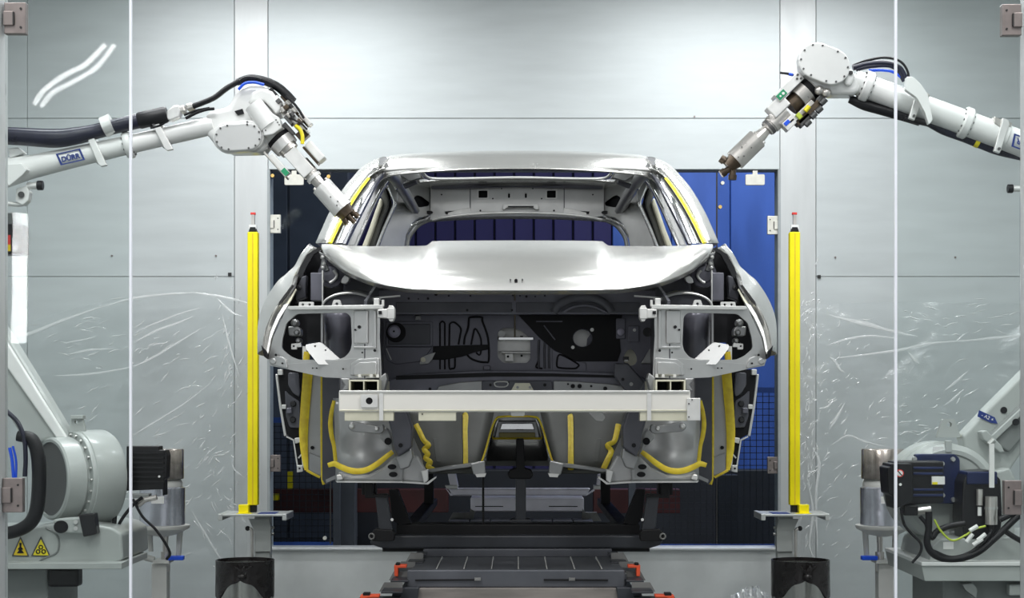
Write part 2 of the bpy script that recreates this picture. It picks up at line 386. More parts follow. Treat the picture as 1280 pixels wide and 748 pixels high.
# dark machine cabinet that stands behind the left pane
t = thing('machine_cabinet', (P(330, 0, 13.6).x, 13.9, 0), 'tall dark navy machine cabinet behind the left glass pane', 'cabinet')
x0, x1 = P(215, 0, 13.8).x, P(440, 0, 13.8).x
M_navy = mat('navy_cabinet', (.075, .092, .13), .35, 0, .15, 3)
MB().bx(x0, x1, 13.6, 14.28, .1, 4.2).build('body', M_navy, t, bevel=.01)
for q in range(3): MB().bx(lerp(x0, x1, q / 3) + .01, lerp(x0, x1, (q + 1) / 3) - .01, 13.58, 13.599, .15, 4.15).build('cabinet_door', M_navy, t, bevel=.004)
MB().bx(x0 + .03, x1 - .03, 13.65, 14.25, 0, .1).build('dark_base', M_halldark, t)
M_yel = mat('yellow_paint', (.95, .80, .0), .4, 0, .04, 10)
for (px, py, w, h, lb) in ((362, 601, 7, 22, 'small upright yellow box seen through the left glass pane'), (342, 622, 12, 8, 'low yellow box on the rail behind the left glass pane')):
    a = P(px, py, 13.15); o = MB().plate(rpoly(rect(px - w / 2, py - h / 2, px + w / 2, py + h / 2), 1), 13.22 if h > 10 else 13.139, .06)
    o.build('yellow_box', M_yel, label=lb, cat='box', bevel=.004)
# ================================================================== car body shell
M_silver = mat('body_silver', (.78, .775, .745), .26, .80, .02, 5, rvar=.03)
M_silver2 = mat('bracket_silver', (.56, .56, .555), .34, .75, .05, 14, rvar=.06)
M_zinc = mat('zinc_inner', (.33, .335, .335), .36, .7, .08, 9)
M_zincl = mat('zinc_light', (.62, .62, .61), .4, .5, .08, 7)
M_chrome = mat('bright_flange', (.80, .80, .80), .13, .95, .05, 20)
M_cream = mat('cream_primer', (.70, .68, .54), .35, .35, .05, 12)
M_beam = mat('alu_beam', (.86, .84, .78), .38, .35, .03, 8, (.3, 1, 1))
M_ecoat = mat('ecoat_dark', (.090, .092, .108), .35, .25, .15, 8)
M_ecoatb = mat('ecoat_bluegrey', (.165, .165, .20), .34, .3, .12, 9)
M_ecoatg = mat('ecoat_olive', (.085, .088, .078), .5, .05, .15, 7)
M_house = mat('wheelhouse_grey', (.48, .485, .485), .4, .3, .1, 6)
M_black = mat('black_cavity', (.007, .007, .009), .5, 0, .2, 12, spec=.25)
M_blackg = mat('black_gloss', (.018, .018, .02), .25, .1, .2, 12)
M_seal = mat('sealant_yellow', (1, .72, .045), .45, 0, .10, 40, bump=.25, bscale=60)
M_sealb = mat('sealant_bright', (.95, .86, .02), .4, 0, .06, 40, bump=.15, bscale=60)
M_lilac = mat('plug_lilac', (.52, .50, .62), .35, .1)
M_bright = mat('bright_grey', (.72, .72, .70), .35, .4, .06, 20)

car = thing('car_body', (0, 7.6, .56), 'bare silver car body shell with open engine bay and yellow sealant beads', 'car body')
def part(mb, name, m, parent=None, **k): return mb.build(name, m, parent or car, **k)
def screw(parent, px, py, d, r=1.4, m=None, dep=.004):
    c = P(px, py, d); return part(MB().cyl(c + Vector((0, -.001, 0)), c + Vector((0, -dep, 0)), r * d / F, n=10), 'hole', m or M_black, parent)

# ---- hood
front = cr([(402,308.5,6.72),(406,317,6.58),(415,326,6.44),(430,337,6.28),(450,347,6.15),(475,355,6.05),(505,360,5.98),(535,362,5.94),(590,362.8,5.91),(646.5,363,5.90)], 4)
rear = cr([(402,306,6.78),(413,306,6.82),(426,307,6.85),(443,308,6.88),(463,308.5,6.90),(487,308.5,6.92),(513,308.3,6.93),(541,308,6.94),(593,307.8,6.95),(646.5,307.6,6.95)], 4)
rows = []; NV = 22
for k in range(NV + 1):
    v = k / NV; v2 = v ** 1.35; row = []
    for a, b in zip(front, rear):
        A = P(*a); B = P(*b); q = A.lerp(B, v2)
        L = (B - A).length
        q.z += .058 * min(1, L / .8) * (math.sin(math.pi * v2 ** .62)) * (1 if L > .3 else L / .3)
        w = (abs(q.x) - (.338 + .02 * v2)) / .014              # power dome shoulder
        s = 1 / (1 + math.exp(max(-30, min(30, w * 3))))
        q.z += .026 * s * min(1, v / .10) * (1 - max(0, (v - .9) / .1) * .6)
        gx = (abs(q.x) - .50) / .16                            # shallow trough outboard of the dome
        q.z -= .012 * math.exp(-gx * gx) * math.sin(math.pi * v2)
        row.append(q)
    row += [Vector((-p.x, p.y, p.z)) for p in reversed(row[:-1])]
    rows.append(row)
lip = [p + Vector((0, .025, -.012)) for p in rows[0]]
hood = part(MB().grid([lip] + rows), 'hood', M_silver, smooth=50, solid=.004)
for px, py, r in ((645, 351.5, 2.1), (638, 350.5, .8), (653, 350.3, .8)):
    a = P(px, py, 5.93); part(MB().cyl(a + Vector((0, -.02, .0)), a + Vector((0, .05, .01)), r * 5.95 / F, n=10), 'badge_hole', M_black, hood)

# ---- fenders
for s in (-1, 1):
    A = [(391.5,308.5,6.80),(382.5,318.5,6.74),(374.5,333,6.66),(367.5,345,6.50),(363.5,359,6.33),(352,374,6.23),(341.5,390,6.18),(333,409,6.15),(328.5,427,6.13),(328,438,6.13)]
    B = [(389,306,6.95),(379,319,6.9),(371,334,6.83),(364,339.5,6.78),(357,345,6.73),(350,350.5,6.68),(339,366,6.62),(331.3,381,6.57),(326.6,398,6.5),(325.6,418,6.46)]
    A = [P(mx(p[0], s), p[1], p[2]) for p in cr(A, 4)]; B = [P(mx(p[0], s), p[1], p[2]) for p in cr(B, 4)]
    B[-1].z = A[-1].z - .01
    mid = []
    for a, b in zip(A, B):
        m = a.lerp(b, .5); m.x += s * .012; mid.append(m)
    C = [Vector((b.x * 1.0, b.y + .5, b.z)) for b in B]; D = [Vector((b.x * .985, b.y + 1.0, b.z * .995)) for b in B]
    fl = [a + Vector((-s * .012, .02, -.004)) for a in A]
    g = list(zip(*[cr([a, m_, b, c_, d_], 5) for a, m_, b, c_, d_ in zip(A, mid, B, C, D)]))
    fen = part(MB().grid([fl] + [list(r) for r in g]), 'fender', M_silver, smooth=60, solid=.003)
    # headlamp-side flange: cream strip with notched bright edge behind the skin
    st = [(369,358),(360,372),(349,387),(339,405),(333,424),(331,440)]
    wd = [1.2, 3.2, 4.4, 4.6, 3.8, 2.5]; o1 = [(x + .5, y + 3) for x, y in st] + [(x + wd[i], y + 4.5) for i, (x, y) in reversed(list(enumerate(st)))]
    part(MB().plate(o1, lambda x, y: 6.26 - .0012 * (y - 358), .02, sgn=s), 'lamp_flange', M_cream, fen, bevel=.001)
    o2 = [(367,357),(358,370),(347,385),(337,403),(331.5,422),(329,437),(327,437),(329,420),(335,401),(345,383),(356,368),(365,356)]
    part(MB().plate(o2, lambda x, y: 6.235 - .0012 * (y - 358), .02, sgn=s), 'lamp_gap', M_black, fen)
    o3 = [(361,380),(355.5,389),(350,398),(344,411),(339,424),(336,440),(333,446),(331,442),(334,425),(340,409),(347,394),(355,381)]
    part(MB().plate(o3, lambda x, y: 6.22 - .0009 * (y - 358), .02, sgn=s), 'notched_edge', M_bright, fen, bevel=.001)
    part(MB().plate([(326.5,432),(333,440),(334,449),(330,446)], 6.12, .05, sgn=s), 'fender_tip', M_black, fen)
    # inner fender cavity, hinge plate, reinforcement
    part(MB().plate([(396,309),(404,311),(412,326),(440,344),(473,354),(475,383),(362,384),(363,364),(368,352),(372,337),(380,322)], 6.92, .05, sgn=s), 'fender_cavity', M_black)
    part(MB().plate([(399,309),(384,318),(375,334),(371,345),(368,356),(372,358),(378,345),(384,332),(392,318),(402,312)], lambda x, y: 6.55, .03, sgn=s), 'fender_inner_lip', M_blackg)
    part(MB().plate(rpoly([(388,341),(403,341),(403,376),(388,376)], 1.5), 6.5, .05, sgn=s), 'hinge_plate', M_ecoatb, bevel=.003)
    part(MB().plate(rect(402.3, 338, 403.8, 382), 6.46, .03, sgn=s), 'edge_flange', M_bright)
    hd = part(MB().lathe([(.001, -.012), (.03, -.01), (.036, 0), (.05, .004), (.052, .02)], P(mx(413, s), 343, 6.62), (0, 1, 0), 20), 'strut_cap', M_ecoatb, smooth=30)
    part(MB().tube(cr([P(mx(417, s), 338, 6.58), P(mx(421, s), 345, 6.58), P(mx(417, s), 351, 6.58), P(mx(412, s), 354, 6.58)], 5), .006), 'clip_hook', M_bright)
    part(MB().plate([(398,314),(402,324),(400,336),(407,340),(412,338),(408,330),(406,318)], 6.6, .03, sgn=s), 'hood_hinge', M_zinc, bevel=.004)
    for q in ((403, 322), (405, 330), (404, 335)): part(MB().sphere(P(mx(q[0], s), q[1], 6.58), .008, 8, 6), 'bolt', M_bright)
    b = part(MB().plate(rpoly([(427,349),(431,344),(437,347),(436,352),(432,355),(426,354)], 1.5), 6.5, .04, sgn=s), 'mount_block', M_bright, bevel=.003)
    part(MB().plate([(374,347),(383,344),(382,372),(370,376),(369,358)], 6.55, .06, sgn=s), 'inner_gusset', M_ecoat, bevel=.004)
    for q in ((372.5, 359.5, 3.6), (371, 379, 3.4)):
        r = part(MB().lathe([(q[2] * .45 * 6.4 / F, 0), (q[2] * .45 * 6.4 / F, .01), (q[2] * 6.4 / F, .012), (q[2] * 6.4 / F, .03)], P(mx(q[0], s), q[1], 6.5), (0, 1, 0), 14), 'rubber_stop', M_blackg, smooth=30)
    part(MB().plate(rpoly([(374,377.5),(392,377.5),(392,384),(373,384)], 1.5), 6.16, .02, sgn=s, holes=[circ(378.5, 381, 1.6, n=8), circ(387, 381, 1.6, n=8)]), 'mount_tab', M_bright, bevel=.001)
    part(MB().plate(rpoly([(417,375),(425,375),(428,384),(414,384)], 1.5), 6.15, .02, sgn=s, holes=[circ(421, 380, 1.9, n=8)]), 'mount_tab', M_bright, bevel=.001)
    # strut tower dome
    dome = []
    for k in range(9):
        t = k / 8; dome.append([P(mx(437 + 34 * math.cos(a), s), 384 - 17 * math.sin(a) * (1 - .0 * t), 6.45 + .03) + Vector((0, .35 * t, .02 * math.sin(math.pi * t))) for a in [math.pi * i / 20 for i in range(21)]])
    part(MB().grid(dome), 'strut_tower', M_ecoat, smooth=60, solid=.004)
    part(MB().plate(circ(437, 384, 33, 16.5, n=36), 6.5, .02, sgn=s), 'tower_face', M_ecoat)
    part(MB().tube(cr([P(mx(437 + 34 * math.cos(a), s), 384 - 17.5 * math.sin(a), 6.44) for a in [math.pi * i / 12 for i in range(13)]], 3), .005), 'tower_rim', M_bright)

# ---- headlamp carrier frames
for s in (-1, 1):
    out = [(358,385),(366,383.5),(470,384),(474.5,386),(475,404),(474.5,420),(476,446),(477,472.5),(440,473.5),(406,472),(380,466.5),(356,461),(337.5,457.5),(335,450),(337.5,438),(342,421),(350,404)]
    hol = rpoly([(371,392.5),(433,391),(438.5,396),(440,430),(438,439),(431,447),(420,450),(373,450),(362,445),(352,436),(353,424),(358,404)], 4)
    dfc = lambda x, y: 6.0 + (475 - x) * .0011
    fr = part(MB().plate(out, dfc, .018, [hol], sgn=s), 'lamp_carrier', M_silver2, bevel=.002)
    def emb(poly, name='pressing', m=M_silver2, off=-.009, th=.012, **k): return part(MB().plate(poly, lambda x, y: dfc(x, y) + off, th, sgn=s, **k), name, m, fr, bevel=.005, seg=3)
    emb(rpoly([(442,388),(460,388),(460,430),(442,430)], 2)); emb(rpoly([(442,433),(466,433),(466,388),(470,388),(470,436),(442,436)], 1.5))
    emb(rpoly([(437,470),(438,455),(446,449),(474,447),(474,470)], 3)); emb(rpoly([(441,470),(442,458),(449,453),(471,452),(471,469)], 3), off=-.016)
    emb(rpoly([(337,456),(340,447),(349,445),(357,449),(360,461)], 3)); emb(circ(341, 452, 4.2, n=14), off=-.014)
    for q in ((345,444,1.6),(353,454.5,1.2),(391,460.5,1.0),(396,460.5,1.0),(429,461.5,1.2),(452.5,460.5,1.4),(453,441,1.2),(444,412.5,1.3),(449,409,2.1),(468.5,438.5,1.8)):
        screw(fr, mx(q[0], s), q[1], dfc(q[0], 0) - .010, q[2])
    for q in (449.5, 464, 472): part(MB().plate([(q-2,472),(q-1.5,468),(q+1.5,468),(q+2,472)], 5.985, .01, sgn=s), 'weld_tab', M_bright, fr)
    # bright upper rail with end clamp
    part(MB().plate(rpoly([(359,386),(360,383),(440,381.5),(478.5,381),(478.5,386.5),(440,387),(362,387.5)], 1), lambda x, y: dfc(x, y) - .03, .06, sgn=s), 'upper_rail', M_bright, fr, bevel=.003)
    cl = part(MB().plate(rpoly([(472,387),(485,386),(486,382),(491,382),(493.5,386),(493.5,397),(491,402),(487,402),(485,398),(472,397)], 1), 5.94, .05, sgn=s), 'rail_clamp', M_bright, fr, bevel=.003)
    part(MB().plate(rpoly(rect(484, 385, 493, 398.5), 1), 5.935, .02, sgn=s), 'clamp_block', M_bright, cl, bevel=.002)
    part(MB().pbx(*( (473, 389, 477, 393) if s < 0 else (mx(477, 1), 389, mx(473, 1), 393)), 5.93, .02), 'clamp_bolt', M_black, cl)
    part(MB().plate(rect(467, 373, 474, 382), 5.99, .03, sgn=s), 'clamp_post', M_bright, fr, bevel=.003)
    part(MB().plate(rect(477, 375, 480, 383), 5.97, .02, sgn=s), 'clamp_pin', M_bright, fr)
    part(MB().plate([(463,365),(465,365),(465,372),(500,369),(500,371),(476,373),(476,376),(463,376)], 6.25, .02, sgn=s), 'catch_bracket', M_bright)
    # what shows through the frame: wheelhouse bulge, dark duct, diagonal gusset, hinge knuckles
    bul = []
    for k in range(7):
        t = k / 6; a = t * math.pi * .5
        bul.append([P(mx(lerp(402, 441, u), s), lerp(388, 452, u2), 6.16) + Vector((0, .10 * (1 - math.cos(a)) + .10 * abs(2 * u - 1) ** 3, 0)) for u, u2 in [(i / 8, k / 6) for i in range(9)]])
    part(MB().grid(bul), 'wheelhouse_front', M_ecoatb, smooth=60, solid=.004)
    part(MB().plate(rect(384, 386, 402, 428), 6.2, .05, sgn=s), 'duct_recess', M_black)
    part(MB().plate(rect(401, 386, 403.5, 430), 6.14, .05, sgn=s), 'duct_flange', M_zinc)
    part(MB().plate(rpoly([(382,431),(400,428),(404,430),(426,450),(428,456),(398,456),(382,436)], 1.5), lambda x, y: 6.07 + (456 - y) * .001, .02, sgn=s, holes=[circ(394, 433, 1.5, n=8), circ(407, 438, 1.2, n=8)]), 'diagonal_gusset', M_zinc, bevel=.002)
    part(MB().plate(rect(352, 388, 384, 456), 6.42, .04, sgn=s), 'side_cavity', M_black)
    kb = part(MB().plate(rpoly([(360,408),(372,408),(376,412),(376,420),(361,420)], 2), 6.2, .06, sgn=s), 'knuckle', M_zinc, bevel=.004)
    for q in ((368.5, 404, 5), (371, 416, 4), (373, 426, 3.5)): part(MB().lathe([(q[2] * .5 * 6.2 / F, -.01), (q[2] * 6.2 / F, 0), (q[2] * 6.2 / F, .04)], P(mx(q[0], s), q[1], 6.2), (0, 1, 0), 12), 'hinge_boss', M_zinc, kb, smooth=30)
    part(MB().plate(rpoly([(364,430),(376,429),(377,434),(371,434),(371,437),(364,437)], 1), 6.19, .02, sgn=s, holes=[circ(367, 433, 1.4, n=8)]), 'small_bracket', M_bright, bevel=.001)
    part(MB().plate(rect(378, 433, 383, 452), 6.16, .02, sgn=s), 'gusset_leg', M_bright)
    part(MB().tube(cr([P(mx(x, s), y, 6.15) for x, y in ((384, 440), (383, 450), (385, 462))], 4), .012, flat=.5, up=(0, 1, 0)), 'sealant_blob', M_seal)
    # crash box between carrier and bumper beam
    cb = MB().plate(rect(436, 475, 473.5, 489), 5.87, .5, [rect(438.2, 477, 454, 488.9), rect(455.4, 477, 471.5, 488.9)], sgn=s)
    part(cb, 'crash_box', M_cream, bevel=.001)
    part(MB().plate(rect(437, 476, 473, 489), 6.02, .02, sgn=s), 'crash_box_back', M_black)
    part(MB().plate([(425,473),(437,473),(436,488),(427,489),(431,482)], 5.98, .05, sgn=s), 'rail_end', M_zinc, bevel=.004)
    part(MB().plate([(474,472),(482,466),(484,474),(480,490),(474,489)], 5.98, .08, sgn=s), 'rail_end', M_zinc, bevel=.004)

# ---- bumper beam
beam = part(MB().plate([(423.5,489.5),(863,489.5),(863,515.5),(423.5,515.5)], 5.78, .07), 'bumper_beam', M_beam, bevel=.004)
part(MB().plate([(424,512.5),(862.5,512.5),(862.5,514.2),(424,514.2)], 5.777, .01), 'beam_lip', M_cream, beam, bevel=.001)
part(MB().plate([(424,488.3),(862.5,488.3),(862.5,491),(424,491)], 5.772, .09), 'beam_top', M_bright, beam, bevel=.002)
for a, b, c in ((430.5, 492, 526.5), (523, 570, 526.5), (800, 860, 526.5)):
    part(MB().plate([(a, 514), (b, 514), (b, c), (a, c)], 5.785, .05), 'tow_plate', M_cream, beam, bevel=.002)
part(MB().plate(rpoly(rect(451, 493.5, 472, 509.5), 1.5), 5.768, .02, [circ(461.5, 501.5, 4.4, n=14)]), 'tow_boss', M_bright, beam, bevel=.0015)
part(MB().cyl(P(461.5, 501.5, 5.779), P(461.5, 501.5, 5.774), 4.3 * 5.78 / F), 'tow_socket', M_black, beam)
part(MB().plate(rect(474, 490, 479, 526), 5.775, .01), 'beam_rib', M_bright, beam); part(MB().plate(rect(809, 490, 814, 526), 5.775, .01), 'beam_rib', M_bright, beam)
o = part(MB().plate(rpoly(rect(859, 498, 875.5, 526), 1), 5.765, .06), 'end_plate', M_bright, beam, bevel=.0015)
for q in ((861, 505), (861, 521.5), (865, 500)): screw(o, q[0], q[1], 5.764, .9)
screw(beam, 421.5, 504, 5.79, 1.5, M_bright); screw(beam, 528, 518, 5.784, .9)
part(MB().plate(rpoly(rect(638.5, 514, 656, 520.5), 2.5), 5.84, .04), 'hoist_lug', M_bright, beam, bevel=.002)

# ---- cowl and bulkhead
DW = 6.78
cowl = part(MB().plate([(470,363),(823,363),(823,380),(805,393),(487,393),(470,380)], 6.55, .05), 'cowl_beam', M_ecoatb, bevel=.004)
part(MB().plate([(495,378),(640,378),(640,391),(495,391)], 6.545, .01), 'cowl_pressing', M_ecoat, cowl, bevel=.002)
part(MB().plate([(645,378),(800,378),(800,391),(645,391)], 6.545, .01), 'cowl_pressing', M_ecoat, cowl, bevel=.002)
for px, py, r in ((511,373.5,1.5),(523,374,1),(535,373.5,1.6),(561,370,1.2),(588,370,1.2),(641,369.5,1),(650,370,1),(658,371,1.6),(669,371,1),(681,370,1.2),(545,368,2.2),(748,366,2),(584,388,1.6),(640,388,1.4)): screw(cowl, px, py, 6.545, r)
for q in (688, 693, 698): part(MB().pbx(q, 363, q + 3, 366.5, 6.53, .02), 'hood_bumper', M_bright, cowl)
# blower housing bulge behind the cowl on the right
part(MB().tube(cr([P(692, 391, 6.52), P(700, 380, 6.52), P(718, 372, 6.52), P(740, 372, 6.52), P(757, 380, 6.52), P(765, 391, 6.52)], 5), .016, flat=.5, up=(0, 1, 0)), 'blower_arch', M_ecoat, cowl, smooth=50)
part(MB().tube(cr([P(703, 391, 6.515), P(716, 384, 6.515), P(732, 382, 6.515), P(746, 385, 6.515), P(758, 391, 6.515)], 5), .006), 'blower_rib', M_ecoatb, cowl, smooth=50)

hole_c = rpoly([(622,416),(628,410),(642,410),(652,414),(663,424),(663,449),(659,454),(629,454),(622,447)], 3)
hole_r = circ(728, 423, 12.5, 11.6, n=26); hole_t = [(788 + 8.2 * math.sin(a) * (1 - .25 * math.cos(a)), 447 - 10.5 * math.cos(a)) for a in [2 * math.pi * i / 20 for i in range(20)]]
fw = part(MB().plate([(470,391),(823,391),(823,468),(800,478),(494,478),(470,468)], DW, .02, [hole_c, hole_r, hole_t]), 'bulkhead', M_ecoatb)
def fwp(poly, name, m, off=-.008, th=.01, holes=None, bev=.003): return part(MB().plate(poly, DW + off, th, holes), name, m, fw, bevel=bev)
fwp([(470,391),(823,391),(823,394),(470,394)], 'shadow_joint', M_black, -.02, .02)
fwp(rpoly([(482,402),(541,402),(541,433.5),(482,433.5)], 2), 'pressed_field', M_ecoatb); fwp(rpoly([(485,405),(538,405),(538,431),(485,431)], 2), 'pressed_field', M_ecoat, -.012)
fwp(rpoly([(480,434),(541,434),(527,452),(494,456),(483,450)], 3), 'pressed_field', M_ecoatb)
fwp([(541,433),(578,432),(610,431),(610,437),(592,441),(578,446),(556,450),(541,450)], 'damping_patch', M_black, -.011, .004, bev=.001)
c = P(493, 414.8, DW); fwp(circ(495, 416, 12.5, n=24), 'recess_ring', M_black, -.013, .004)
part(MB().lathe([(.002, -.028), (.018, -.027), (.0255, -.02), (.0255, 0)], c, (0, 1, 0), 24), 'grommet_plug', M_lilac, fw, smooth=30)
part(MB().cyl(c + Vector((0, -.027, 0)), c + Vector((0, -.031, 0)), .004), 'plug_pin', M_black, fw)
def rib(pts, r, name='pressed_rib', m=M_black, off=-.008, closed=False): return part(MB().tube(cr([P(x, y, DW + off) for x, y in pts], 4, closed), r * DW / F, n=8, flat=.7, up=(0, 1, 0), closed=closed), name, m, fw, smooth=60)
rib([(550,404),(550,462)], 1.0); rib([(556,404),(556,462)], 1.0); rib([(550,404),(553,402),(556,404)], 1.0)
rib([(562,405),(566,403),(570,404.5),(576,411),(575,420),(573,431)], 1.1); rib([(562,405),(561.5,430),(561.5,459),(565,461),(568.5,459),(568.5,446)], 1.1)
rib([(586,400),(588,397),(602,397),(603,402),(610,423),(611,450),(607,453),(598,452),(588,448),(582,441)], 1.2); rib([(586,400),(585,410),(581,422),(580,431)], 1.2)
rib([(593,411),(596,413),(601,424),(601,440),(599,444),(595,441)], 1.0); rib([(593,411),(590,425),(589,431)], 1.0)
rib([(486,406),(486,430)], .8, m=M_zinc); rib([(479,403),(479,436)], .8, m=M_zinc); rib([(483,436),(489,450)], .7, m=M_bright)
fwp(rpoly([(526,447),(533,444),(545,440),(540,450),(536,455),(524,456)], 1.5), 'pressed_field', M_zinc, -.014, .006); screw(fw, 529, 450, DW - .015, 3.2, M_cream)
fwp(rpoly([(604,457),(613,457),(613,463),(604,463)], 1.5), 'clip', M_ecoatb, -.02, .02)
fwp(rpoly([(519,395),(526,395),(526,400),(519,400)], 1), 'clip', M_zinc, -.02, .02)
# right half: matt black damping panel with round opening, ribs, triangle, brackets
fwp([(648,394),(778,394),(774,408),(776,440),(772,452),(720,452),(690,436),(674,422)], 'damping_panel', M_black, -.012, .008, [circ(728, 423, 12.3, 11.4, n=26)], .001)
rib([(670,402),(703,402)], .9, m=M_ecoatb, off=-.014); rib([(680,407),(694,425)], .9, m=M_ecoatb, off=-.014)
part(MB().tube([P(728 + 12.8 * math.cos(a), 423 + 11.9 * math.sin(a), DW - .008) for a in [2 * math.pi * i / 24 for i in range(24)]], .004, closed=True), 'opening_rim', M_ecoatb, fw, smooth=60)
for q in ((740, 412.5, 2.4), (716, 434.5, 2.2), (793, 412.8, 2.1)): screw(fw, q[0], q[1], DW - .02, q[2], M_bright)
for a in (674, 681.5, 687): rib([(a, 425), (a - 1, 440), (a - .5, 461)], 1.3, m=M_ecoat)
rib([(674,425),(673,450),(670,459),(678,461)], 1.0)
rib([(697,446),(702,444),(722,455),(722,459),(717,461),(699,460),(696,456),(697,446)], 1.1)
fwp(rpoly([(690,437),(700,441),(723,452),(733,454),(733,468),(690,468)], 2), 'pressed_field', M_ecoatb, -.006, .006)
fwp(rpoly(rect(785, 407.5, 799, 428), 1), 'relay_plate', M_ecoatb, -.018, .014); fwp(rpoly(rect(770, 398, 782, 424), 2), 'bracket', M_ecoatb, -.014, .012)
part(MB().lathe([(.008, -.03), (.014, -.028), (.016, 0)], P(775.5, 415.5, DW), (0, 1, 0), 16), 'stud_cup', M_lilac, fw, smooth=30)
part(MB().lathe([(.010, -.02), (.018, -.02), (.018, 0)], P(809, 415.5, DW), (0, 1, 0), 16), 'stud_cup', M_blackg, fw, smooth=30)
fwp([(801,455),(812,436),(814,436),(814,455)], 'gusset', M_zinc, -.02, .01)
part(MB().pbx(779, 446, 786, 451, DW - .02, .01), 'loom_clip', M_blackg, fw); part(MB().pbx(780.5, 450, 785, 452, DW - .022, .01), 'loom_clip', M_bright, fw)
# bright bracket behind the centre opening
br = part(MB().plate([(618,405),(668,405),(668,458),(618,458)], DW + .12, .01), 'pedal_backing', M_bright)
part(MB().plate(rpoly([(623,421.5),(667,421.5),(667,425.5),(623,425.5)], 1), DW - .03, .07), 'pedal_shelf', M_chrome, br, bevel=.002)
part(MB().plate(rect(627, 439.5, 664, 442), DW + .03, .07), 'pedal_shelf', M_bright, br, bevel=.002)
part(MB().plate(rect(622, 425.5, 664, 439), DW + .06, .01), 'pedal_web', M_bright, br)
part(MB().plate(rpoly(rect(631, 442, 642, 452), 1), DW + .04, .03), 'pedal_block', M_bright, br, bevel=.002); screw(br, 635, 446, DW + .04, 1.5); screw(br, 652, 445, DW + .1, 1.4)
part(MB().lathe([(.006, -.03), (.014, -.03), (.014, .05)], P(627, 418, DW + .03), (0, 1, 0), 14), 'pedal_pivot', M_zinc, br, smooth=30); part(MB().pbx(650, 420, 654, 422, DW + .03, .01), 'pedal_pin', M_black, br)
part(MB().plate([(712,408),(745,408),(745,440),(712,440)], DW + .10, .01), 'booster_backing', M_bright); part(MB().plate([(734,424),(742,412),(742,436),(733,436)], DW + .07, .01), 'booster_stay', M_ecoatb)
part(MB().plate([(776,434),(800,434),(800,460),(776,460)], DW + .1, .01), 'grommet_backing', M_cream)
part(MB().cyl(P(643.5, 362, 6.5), P(643.5, 421, DW - .05), .0035, n=8), 'prop_rod', mat('rod_bronze', (.22, .19, .14), .4, .5))
# lower cross member
lc = part(MB().plate([(477,478),(500,470),(520,467),(600,463),(690,463),(775,466),(800,470),(816,478),(816,500),(477,500)], 6.6, .06), 'cross_member', M_ecoatb, bevel=.006)
part(MB().plate([(495,470),(610,466),(640,466),(690,467),(790,470),(790,473),(690,471),(620,471),(495,475)], 6.592, .02), 'cross_joint', M_black, lc)
part(MB().plate(rpoly([(602,476),(690,476),(691,489),(602,489)], 3), 6.58, .04), 'mount_pad', M_ecoat, lc, bevel=.003)
part(MB().plate([(644,479),(662,479),(668,490),(638,490)], 6.565, .02), 'mount_plate', M_cream, lc, bevel=.001)
for px, py, r in ((647,484.5,1.7),(662.5,484.5,1.7)): screw(lc, px, py, 6.564, r, M_zinc)
for px, py, r in ((537.5,486.5,1.9),(613,481.5,1.7),(716,483,2.8),(724.5,483,2.8),(710,480.5,1.3),(739,483,1.5),(756.5,486,2.6),(681,481.5,2.0),(636,478,1)): screw(lc, px, py, 6.575, r)
part(MB().tube(cr([P(x, y, 6.575) for x, y in ((618,480),(621,477.5),(633,477.5),(635,480),(632,483.5),(621,483.5))], 3, True), .003, closed=True, n=6), 'pressed_slot', M_bright, lc)
part(MB().plate([(548,483),(575,478),(603,476),(603,490),(545,490)], 6.585, .02), 'cross_highlight', M_zinc, lc, bevel=.003)
part(MB().plate([(692,476),(720,477),(760,480),(800,485),(800,490),(692,490)], 6.585, .02), 'cross_highlight', M_zinc, lc, bevel=.003)
# bonded-in engine carrier arms beside the bay
part(MB().plate([(768,454),(785,454),(806,478),(800,489),(782,489),(768,470)], 6.5, .05), 'engine_mount', M_ecoat, bevel=.006); screw(car, 778.5, 474.5, 6.495, 2); screw(car, 789, 480.5, 6.495, 2.4, M_zinc)
for s in (-1, 1):   # dark inner wheelhouse walls beside the bay
    part(MB().prism([(6.02, 1.30), (6.8, 1.30), (6.8, 1.75), (6.02, 1.60)], None, lambda y, z: Vector((s * .53, y, z)), (s * .01, 0, 0)), 'bay_side_wall', M_ecoat)

